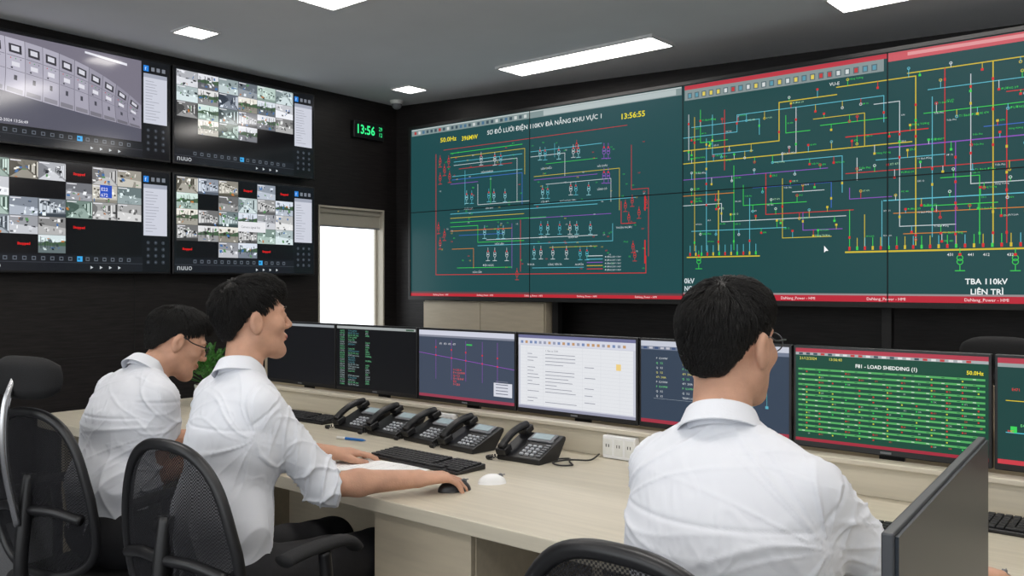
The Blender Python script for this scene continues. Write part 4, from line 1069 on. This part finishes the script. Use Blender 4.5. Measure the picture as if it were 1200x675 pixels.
def head_prims(g, R, t):
    g.frame(R, t)
    g.ell((0, -.014, .034), (.073, .093, .082), .02)
    g.ell((0, .022, -.02), (.061, .070, .085), .03)
    for s in (-1, 1):
        g.cone((s*.052, -.004, -.045), (s*.018, .064, -.092), .019, .019, .03)
        g.ell((s*.042, .050, -.018), (.024, .028, .02), .02)
        g.cone((s*.012, .087, .026), (s*.04, .076, .026), .009, .008, .012)
    g.ell((0, .072, -.096), (.020, .019, .015), .02)
    for s in (-1, 1): g.ell((s*.031, .1, .008), (.016, .018, .011), .012, 'sub')
    for s in (-1, 1): g.ell((s*.031, .078, .007), (.014, .014, .012), .004)
    g.cone((0, .086, .018), (0, .110, -.022), .0065, .010, .010)
    for s in (-1, 1): g.ell((s*.011, .098, -.027), (.008, .01, .0075), .006)
    g.ell((0, .085, -.05), (.023, .014, .0065), .005); g.ell((0, .084, -.062), (.020, .014, .007), .005)
    g.cone((-.02, .101, -.0565), (.02, .101, -.0565), .002, .002, .003, op='sub')
    for s in (-1, 1):
        g.ell((s*.079, -.014, -.004), (.011, .019, .033), .006); g.ell((s*.091, -.010, .0), (.007, .011, .019), .004, 'sub')
    g.frame()
def hand(g, W, d, up, side, curl=(.25, .35, .3)):
    W = V3(W); d = V3(d)/np.linalg.norm(d); up = V3(up); up = up-d*(up@d); up /= np.linalg.norm(up); sd = V3(side); sd = sd-d*(sd@d)-up*(sd@up); sd /= np.linalg.norm(sd)
    offs = [.031, .0105, -.0105, -.030]; lens = [(.040, .025, .02), (.044, .028, .021), (.041, .026, .02), (.032, .02, .018)]
    for i, o in enumerate(offs):
        K = W+d*(.088-.006*abs(i-1))+sd*o+up*.004
        g.cone(W+sd*o*.5+d*.005, K, .016, .0115, .014)
        ang = 0; p = K; fd = d+sd*(o*1.6)
        fd /= np.linalg.norm(fd)
        for j in range(3):
            ang += curl[j]*(1+.1*i)
            dd = fd*math.cos(ang)-up*math.sin(ang); q = p+dd*lens[i][j]
            r0 = .0088-.0007*j; g.cone(p, q, r0, r0-.0006, .003); p = q
    T1 = W+d*.055+sd*.052-up*.012; T2 = W+d*.083+sd*.06-up*.018; T3 = W+d*.106+sd*.057-up*.02
    g.cone(W+d*.01+sd*.01, T1, .016, .013, .01); g.cone(T1, T2, .0115, .0105, .004); g.cone(T2, T3, .0105, .009, .003)
def ridge(P, ks, phs, pw=3.0):
    tot = np.zeros(len(P))
    for k, ph in zip(ks, phs): tot += (1-np.abs(np.sin(P@k+ph)))**pw
    return tot
def warp(V, r, a=.03, f=8):
    w = np.zeros_like(V)
    for i in range(4): w += np.sin(V@(r.normal(size=3)*f)+r.uniform(0, 6.28))[:, None]*r.normal(size=3)*a
    return V+w
def shirt_folds(V, N, j, seed, side):
    r = np.random.default_rng(seed)
    P = warp(V, r, .012, 7)
    dz = np.zeros(len(V)); fwdv = np.cross((0, 0, 1), side)
    low = np.clip((j['chest'][2]+.02-V[:, 2])/.2, 0, 1)
    # long folds fanning from each arm pit down to the waist
    for s, sg in (('L', -1), ('R', 1)):
        pit = j['sh'+s]+V3((0, 0, -.07))
        rel = P-pit; lat = rel@side*-sg; dn = -rel[:, 2]; fw = rel@fwdv
        ang = np.arctan2(dn, lat+.02+np.abs(fw)*.6); rad = np.sqrt(lat**2+dn**2+fw**2)
        m = np.clip((rad-.03)/.06, 0, 1)*np.exp(-(rad/.24)**2)
        t = (1-np.abs(np.sin(ang*4.2+r.uniform(0, 6.28)+fw*8)))**6+.6*(1-np.abs(np.sin(ang*7.1+r.uniform(0, 6.28))))**8
        dz += m*(t-.2)*.0060
    ks = []; ph = []
    for i in range(3):
        k = side*r.choice([-1, 1])*r.uniform(14, 22)+fwdv*r.uniform(-10, 10)+V3((0, 0, 1))*r.uniform(-12, 12); ks.append(k); ph.append(r.uniform(0, 6.28))
    t = ridge(P, ks, ph, 6.0); dz += (t-t.mean())*(.0006+.0066*low)
    # blousing above the belt
    zb = j['waist'][2]-.02
    dz += .006*np.exp(-((V[:, 2]-zb)/.05)**2)*(.6+.4*np.sin(P@(side*40)+1))
    # yoke seam and centre back line
    yz = j['neck'][2]-.115; back = np.clip(-(V-j['chest'])@fwdv/.03, 0, 1)
    dz -= .0022*np.exp(-((V[:, 2]-yz)/.0035)**2)*back
    for s in ('L', 'R'):
        sh, el = j['sh'+s], j['el'+s]; ax = el-sh; L = np.linalg.norm(ax); ax = ax/L
        tt = (V-sh)@ax; dd = np.linalg.norm(V-sh-tt[:, None]*ax, axis=1)
        m = np.clip(1-np.abs(dd-.05)/.05, 0, 1)*np.clip(tt/.05, 0, 1)*np.clip((L+.14-tt)/.05, 0, 1)
        near = .25+.75*np.exp(-((tt-L*.95)/.07)**2)+.3*np.exp(-((tt-.07)/.04)**2)
        u = V3(r.normal(size=3)); P2 = warp(V, r, .010, 11)
        ks = [ax*42+u*16, ax*30-u*20, ax*56+np.cross(ax, u)*24]
        t = ridge(P2, ks, r.uniform(0, 6.28, 3), 5.0); dz = dz*(1-m*.7)+m*near*(t-t.mean())*.0095
        dz -= .0025*np.exp(-((tt-.005)/.004)**2)*np.clip((.085-dd)/.02, 0, 1)
    return V+N*dz[:, None]
def soft_noise(V, N, amp, seed, fr):
    r = np.random.default_rng(seed); P = warp(V, r, .02, 10); t = np.zeros(len(V))
    for i in range(4): t += np.sin(P@(r.normal(size=3)*fr)+r.uniform(0, 6.28))
    return V+N*(amp*t/3)[:, None]
def person(base, J, head, hyaw, hpitch, label, sleeve=(1.0, 1.0), sleeve_r=.05, hairp=None, glasses=None, seed=1, hroll=0, slim=1.0):
    B = V3((base[0], base[1], 0)); j = {k: V3(v)-B for k, v in J.items()}; hd = V3(head)-B
    Rm = Matrix.Rotation(math.radians(hyaw), 3, 'Z') @ Matrix.Rotation(math.radians(hroll), 3, 'Y') @ Matrix.Rotation(math.radians(hpitch), 3, 'X'); R = np.array(Rm)
    pel, wai, che, nec = j['pelvis'], j['waist'], j['chest'], j['neck']
    allp = np.array(list(j.values())+[hd]); lo = allp.min(0)-.2; hi = allp.max(0)+.2; lo[2] = -.005; hi[2] = hd[2]+.2
    sidev = j['shR']-j['shL']; sidev[2] = 0; sidev /= np.linalg.norm(sidev)
    def torso(g, e):
        g.cone(pel, wai, .102*slim+e, .094*slim+e*1.3, .05, flat=(sidev, .74))
        g.cone(wai, che, .094*slim+e*1.3, .097*slim+e, .05, flat=(sidev, .74))
        up = (nec-che); g.cone(che, che+up*.45, .097*slim+e, .078+e, .05, flat=(sidev, .68))
        # flat upper back plane joining the shoulders
        a1 = j['shL']*.86+j['shR']*.14+V3((0, 0, -.03)); b1 = j['shR']*.86+j['shL']*.14+V3((0, 0, -.03)); g.cone(a1, b1, .060+e, .060+e, .06)
        a1 = a1+V3((0, 0, -.075)); b1 = b1+V3((0, 0, -.075)); g.cone(a1, b1, .066+e, .066+e, .06)
        for s in ('shL', 'shR'):
            a = nec+(hd-nec)*.08; g.cone(a, a*.4+j[s]*.6+V3((0, 0, .002)), .038+e*.7, .032+e, .03); g.cone(a*.4+j[s]*.6+V3((0, 0, .002)), j[s], .032+e, .040+e, .03)
    def arms(g, e):
        for s in ('L', 'R'):
            g.cone(j['sh'+s], j['el'+s], .041+e, .035+e, .03)
            g.cone(j['el'+s], j['el'+s]*.65+j['wr'+s]*.35, .035+e, .035+e, .015); g.cone(j['el'+s]*.65+j['wr'+s]*.35, j['wr'+s], .035+e, .025+e, .02)
    def legs(g, e):
        for s in ('L', 'R'):
            g.cone(j['hp'+s], j['kn'+s], .083+e, .058+e, .04); g.cone(j['kn'+s], j['an'+s], .055+e, .038+e, .02)
    g = Grid(lo, hi, .004)
    torso(g, -.004); arms(g, 0); legs(g, 0)
    for s in ('L', 'R'): g.cone(j['an'+s]+V3((0, -.03, -.045)), j['an'+s]+V3((0, .15, -.055)), .032, .026, .03)
    nb = nec; nt_ = hd+R@V3((0, -.018, -.05))
    g.cone(nb+V3((0, 0, -.03)), nt_, .054, .051, .02)
    head_prims(g, R, hd)
    for s in ('R', 'L'):
        d = j['hd'+s]-j['wr'+s]; sv = np.cross((0, 0, 1), d) if s == 'R' else np.cross(d, (0, 0, 1))
        hand(g, j['wr'+s], d, (0, 0, 1), sv, curl=curls[s])
    V, Q = g.mesh(1)
    body = np_obj("person", V, Q, M_skin, None, tuple(B)); tag(body, label, "person")
    del g
    KS = ('pelvis', 'shL', 'shR', 'elL', 'elR', 'wrL', 'wrR', 'neck')
    slo = np.array([j[k] for k in KS]).min(0)-.16; shi = np.array([j[k] for k in KS]).max(0)+.16
    g = Grid(slo, shi, .0038); torso(g, .012)
    for s, fr in zip(('L', 'R'), sleeve):
        el = j['el'+s]; wr = j['wr'+s]; sh = j['sh'+s]; d = wr-el
        g.cone(sh, el, .054, sleeve_r, .022)
        end = el+d*fr
        g.cone(el, end+d/np.linalg.norm(d)*.03, sleeve_r, sleeve_r+.002 if fr < .6 else .034, .02)
        g.cutcyl(end, d, .1, .2); dn = d/np.linalg.norm(d)
        rr = (sleeve_r-.006) if fr < .6 else .027
        if fr < .6:
            g.cone(end-dn*.026, end-dn*.004, sleeve_r+.004, sleeve_r+.005, .002)
            g.cutcyl(end+dn*.002, d, .1, .2)
        g.cone(end-dn*.02, end+dn*.05, rr, rr, .002, op='sub')
    V, Q = g.mesh(1); V = shirt_folds(V, normals(V, Q), j, seed, sidev)
    np_obj("shirt", V, Q, M_shirt, body)
    TK = ('pelvis', 'knL', 'knR', 'anL', 'anR')
    tlo = np.array([j[k] for k in TK]).min(0)-.17; thi = np.array([j[k] for k in TK]).max(0)+.17
    tlo[2] = .04
    g = Grid(tlo, thi, .006); legs(g, .012); g.cone(pel+V3((0, 0, -.01)), pel*.8+wai*.2, .12*slim, .113*slim, .05, flat=(sidev, .74))
    g.cutcyl(pel*.55+wai*.45, wai-pel, .4, .3)
    V, Q = g.mesh(1); V = soft_noise(V, normals(V, Q), .003, seed+9, 30); np_obj("trousers", V, Q, M_trouser, body)
    for s in ('L', 'R'):
        a = j['an'+s]; g = Grid(a-V3((.08, .12, .1)), a+V3((.08, .26, .08)), .005)
        g.cone(a+V3((0, -.035, -.048)), a+V3((0, .16, -.058)), .042, .034, .03, flat=((1, 0, 0), .85)); g.cone(a, a+V3((0, -.02, -.03)), .046, .046, .03)
        g.cutcyl((a[0], a[1], .001), (0, 0, -1), .4, .2)
        V, Q = g.mesh(1); V[:, 2] = np.maximum(V[:, 2], .001); np_obj("shoe", V, Q, M_shoe, body)
    # hair
    hp = dict(line=([-.13, -.075, -.045, -.02, .012, .03, .06, .1], [-.060, -.054, -.010, .028, .014, .037, .07, .074]), r=(.0755, .097, .084), c=(0, -.017, .036), strand=.028, lift=.0045, fwd=0.0, bulge=1.0, jit=.13)
    if hairp: hp.update(hairp)
    g = Grid((-.13, -.15, -.12), (.13, .15, .17), .003)
    g.ell(hp['c'], hp['r'], .01); g.ell((0, .03, .076), (.062, .066, .046*hp['bulge']), .03); g.ell((0, -.064, -.0), (.057, .036, .066), .02)
    X = (g.lo[0]+g.h*np.arange(g.n[0]))[:, None, None]; Y = (g.lo[1]+g.h*np.arange(g.n[1]))[None, :, None]; Z = (g.lo[2]+g.h*np.arange(g.n[2]))[None, None, :]
    lz = np.interp(Y, hp['line'][0], hp['line'][1])+.004*np.sin(X*170)*(Y > .04)+.003*np.sin(Y*300)
    g.D = np.maximum(g.D, ((lz-Z)*.75+0*X).astype(np.float32))
    V, Q = g.mesh(1); N = normals(V, Q)
    rg = np.random.default_rng(seed)
    C = V3((.012, -.045, .13))
    cand = np.nonzero((N[:, 2] > -.5) & (np.einsum('ij,ij->i', N, V-V3((0, -.01, .03))) > .03))[0]
    def flow(p, n):
        t = p-C; t = t+V3((0, hp['fwd'], -.03 if p[2] < .09 else 0)); t = t-n*(t@n); l_ = np.linalg.norm(t)
        return t/l_ if l_ > 1e-4 else V3((0, 1, 0))
    NCL = 620
    cl = rg.choice(cand, NCL); CP = V[cl]; CD = []
    for ii in cl:
        n = N[ii]; t = flow(V[ii], n)+rg.normal(size=3)*hp['jit']; t = t-n*(t@n); t /= np.linalg.norm(t); CD.append(t)
    CD = np.array(CD); CL = rg.uniform(.5, 1.25, NCL)
    pick = rg.choice(cand, 11000); SV = []; SQ = []; bi = len(V)
    for ii in pick:
        p = V[ii]; n = N[ii]; ci = np.argmin(((CP-p)**2).sum(1)); t = CD[ci]*.6+flow(p, n)*.45+rg.normal(size=3)*.05; t = t-n*(t@n); t /= np.linalg.norm(t)
        ztop = np.clip((p[2]-.0)/.07, 0, 1)
        L = hp['strand']*rg.uniform(.6, 1.1)*(.25+.75*ztop); lf = hp['lift']*CL[ci]*rg.uniform(.6, 1.1)*(.1+.9*ztop); w_ = rg.uniform(.0005, .001)
        pull = (CP[ci]-p); pull = pull-n*(pull@n)
        b = np.cross(n, t); prev = None
        for q in range(4):
            s_ = L*q/3; c_ = p-n*.002*(q == 0)+t*s_+pull*(.4*(q/3)**1.5)+n*(lf*math.sin(q/3*2.2)-s_*s_/(2*.10)*.95); ww = w_*(1-.8*(q/3)**2)
            a0 = len(SV); SV += [c_-b*ww, c_+n*ww*.7, c_+b*ww]
            if prev is not None:
                for e0, e1 in ((0, 1), (1, 2), (2, 0)): SQ.append([bi+prev+e0, bi+prev+e1, bi+a0+e1, bi+a0+e0])
            prev = a0
    V = V-N*.0012
    V = np.concatenate([V, np.array(SV)]); Q = np.concatenate([Q, np.array(SQ)])
    V = V@R.T+hd; np_obj("hair", V, Q, M_hair, body)
    def HP(p): return Vector(R@V3(p)+hd)
    for s in (-1, 1):
        bm = bmesh.new(); vs = add_sph(bm, (0, 0, 0), .0125, 20, 14, Matrix.Rotation(math.radians(-90), 3, 'X'))
        for f in bm.faces:
            if f.calc_center_median().y > .0105: f.material_index = 1
        o = new_obj("eye", bm, [M_eye, M_iris], body, smooth=True); o.matrix_local = Matrix.Translation(HP((s*.031, .0785, .007))) @ Rm.to_4x4()
        bm = bmesh.new(); add_tube(bm, [HP((s*.014, .0955, .026)), HP((s*.028, .093, .031)), HP((s*.046, .080, .029))], [.0022, .0028, .0012], 6); new_obj("eyebrow", bm, M_hair, body, smooth=True)
    bm = bmesh.new(); add_tube(bm, [HP((-.019, .093, -.0585)), HP((-.007, .0970, -.0535)), HP((.007, .0970, -.0535)), HP((.019, .093, -.0585))], [.0012, .003, .003, .0012], 8)
    add_tube(bm, [HP((-.017, .092, -.060)), HP((0, .0958, -.063)), HP((.017, .092, -.060))], [.0012, .004, .0012], 8); new_obj("lips", bm, M_lip, body, smooth=True)
    # collar
    ax = Vector(nt_-nb).normalized(); up = Vector((0, 0, 1)); axis = (ax*.75+up*.25).normalized(); yv = Vector((-sidev[1], sidev[0], 0)); yv = (yv-axis*yv.dot(axis)).normalized(); xv = yv.cross(axis)
    cc = Vector(nb)+axis*.020; bm = bmesh.new(); prof = [(.0585, -.02), (.0575, .020), (.0592, .0245), (.0620, .021), (.0755, -.016), (.0738, -.0175), (.0605, .012)]
    rings = []
    for i in range(73):
        a = math.radians(14+332*i/72); dx = math.sin(a); dy = math.cos(a); drop = -.022*max(0, dy)
        rings.append([bm.verts.new(cc+xv*dx*r_*1.0+yv*dy*r_*1.04+axis*(z_+drop)) for r_, z_ in prof])
    for A, Bq in zip(rings[:-1], rings[1:]):
        for i in range(len(prof)): k_ = (i+1) % len(prof); bm.faces.new((A[i], A[k_], Bq[k_], Bq[i]))
    bm.faces.new(rings[0]); bm.faces.new(rings[-1][::-1])
    new_obj("collar", bm, M_collar, body, smooth=False)
    if glasses:
        gr = .0021 if glasses is M_glassframe else .0013
        bm = bmesh.new()
        for s in (-1, 1):
            pts = [HP((s*(.033+.025*math.cos(t)), .1015-.009*math.cos(t), .004+.018*math.sin(t))) for t in [2*math.pi*i/24 for i in range(24)]]
            add_tube(bm, pts, gr, 6, closed=True)
            add_tube(bm, smooth_pts([HP((s*.058, .0925, .010)), HP((s*.072, .078, .011)), HP((s*.0795, .03, .012)), HP((s*.083, -.002, .020)), HP((s*.082, -.028, .0)), ], 4), gr, 6)
        add_tube(bm, [HP((-.009, .109, .008)), HP((0, .112, .011)), HP((.009, .109, .008))], gr, 6)
        new_obj("glasses", bm, glasses, body, smooth=True)
    return body

curls = {'R': (.30, .35, .25), 'L': (.15, .2, .2)}
person((-2.08, 1.31), dict(pelvis=(-2.08, 1.29, .585), waist=(-2.085, 1.29, .74), chest=(-2.10, 1.335, .93), neck=(-2.125, 1.37, 1.09),
    shR=(-1.975, 1.335, 1.02), shL=(-2.275, 1.385, 1.025), elR=(-1.91, 1.49, .805), elL=(-2.38, 1.62, .83), wrR=(-1.805, 1.735, .795), wrL=(-2.34, 1.85, .785),
    hdR=(-1.765, 1.81, .79), hdL=(-2.31, 1.93, .775), hpR=(-1.99, 1.33, .56), hpL=(-2.17, 1.33, .56), knR=(-2.0, 1.74, .545), knL=(-2.2, 1.74, .545), anR=(-2.02, 1.70, .10), anL=(-2.2, 1.70, .10)),
    (-2.165, 1.43, 1.245), -14, 4, "seated man in a white shirt resting a hand on a mouse", sleeve=(.10, .10), sleeve_r=.052, seed=3,
    hairp=dict(strand=.032, lift=.008, fwd=.02, bulge=1.08, jit=.18))
curls = {'R': (.2, .25, .2), 'L': (.2, .25, .2)}
person((-2.76, 1.32), dict(pelvis=(-2.76, 1.30, .585), waist=(-2.76, 1.31, .73), chest=(-2.765, 1.355, .90), neck=(-2.77, 1.42, 1.05),
    shR=(-2.625, 1.40, .985), shL=(-2.92, 1.40, .985), elR=(-2.63, 1.39, .745), elL=(-2.98, 1.5, .80), wrR=(-2.56, 1.64, .80), wrL=(-2.91, 1.75, .79),
    hdR=(-2.57, 1.73, .785), hdL=(-2.87, 1.83, .78), hpR=(-2.67, 1.33, .56), hpL=(-2.85, 1.33, .56), knR=(-2.66, 1.74, .545), knL=(-2.86, 1.74, .545), anR=(-2.68, 1.70, .10), anL=(-2.86, 1.70, .10)),
    (-2.785, 1.545, 1.15), -14, -22, "seated man in white shirt and dark glasses looking down", sleeve=(.02, .02), sleeve_r=.050, glasses=M_glassframe, seed=5, slim=.93)
person((-.67, 1.29), dict(pelvis=(-.67, 1.27, .585), waist=(-.67, 1.29, .74), chest=(-.675, 1.34, .92), neck=(-.70, 1.40, 1.085),
    shR=(-.535, 1.385, 1.01), shL=(-.805, 1.385, 1.015), elR=(-.445, 1.54, .83), elL=(-.805, 1.53, .82), wrR=(-.40, 1.80, .80), wrL=(-.76, 1.78, .79),
    hdR=(-.385, 1.88, .79), hdL=(-.75, 1.86, .78), hpR=(-.58, 1.32, .56), hpL=(-.76, 1.32, .56), knR=(-.57, 1.72, .545), knL=(-.77, 1.72, .545), anR=(-.58, 1.68, .10), anL=(-.76, 1.68, .10)),
    (-.731, 1.49, 1.235), -6, 0, "man in white long-sleeved shirt and glasses seen from behind", sleeve=(.85, .85), sleeve_r=.050, glasses=M_silver, seed=8, slim=.93,
    hairp=dict(strand=.030, lift=.005, r=(.077, .098, .086)))
print("done")
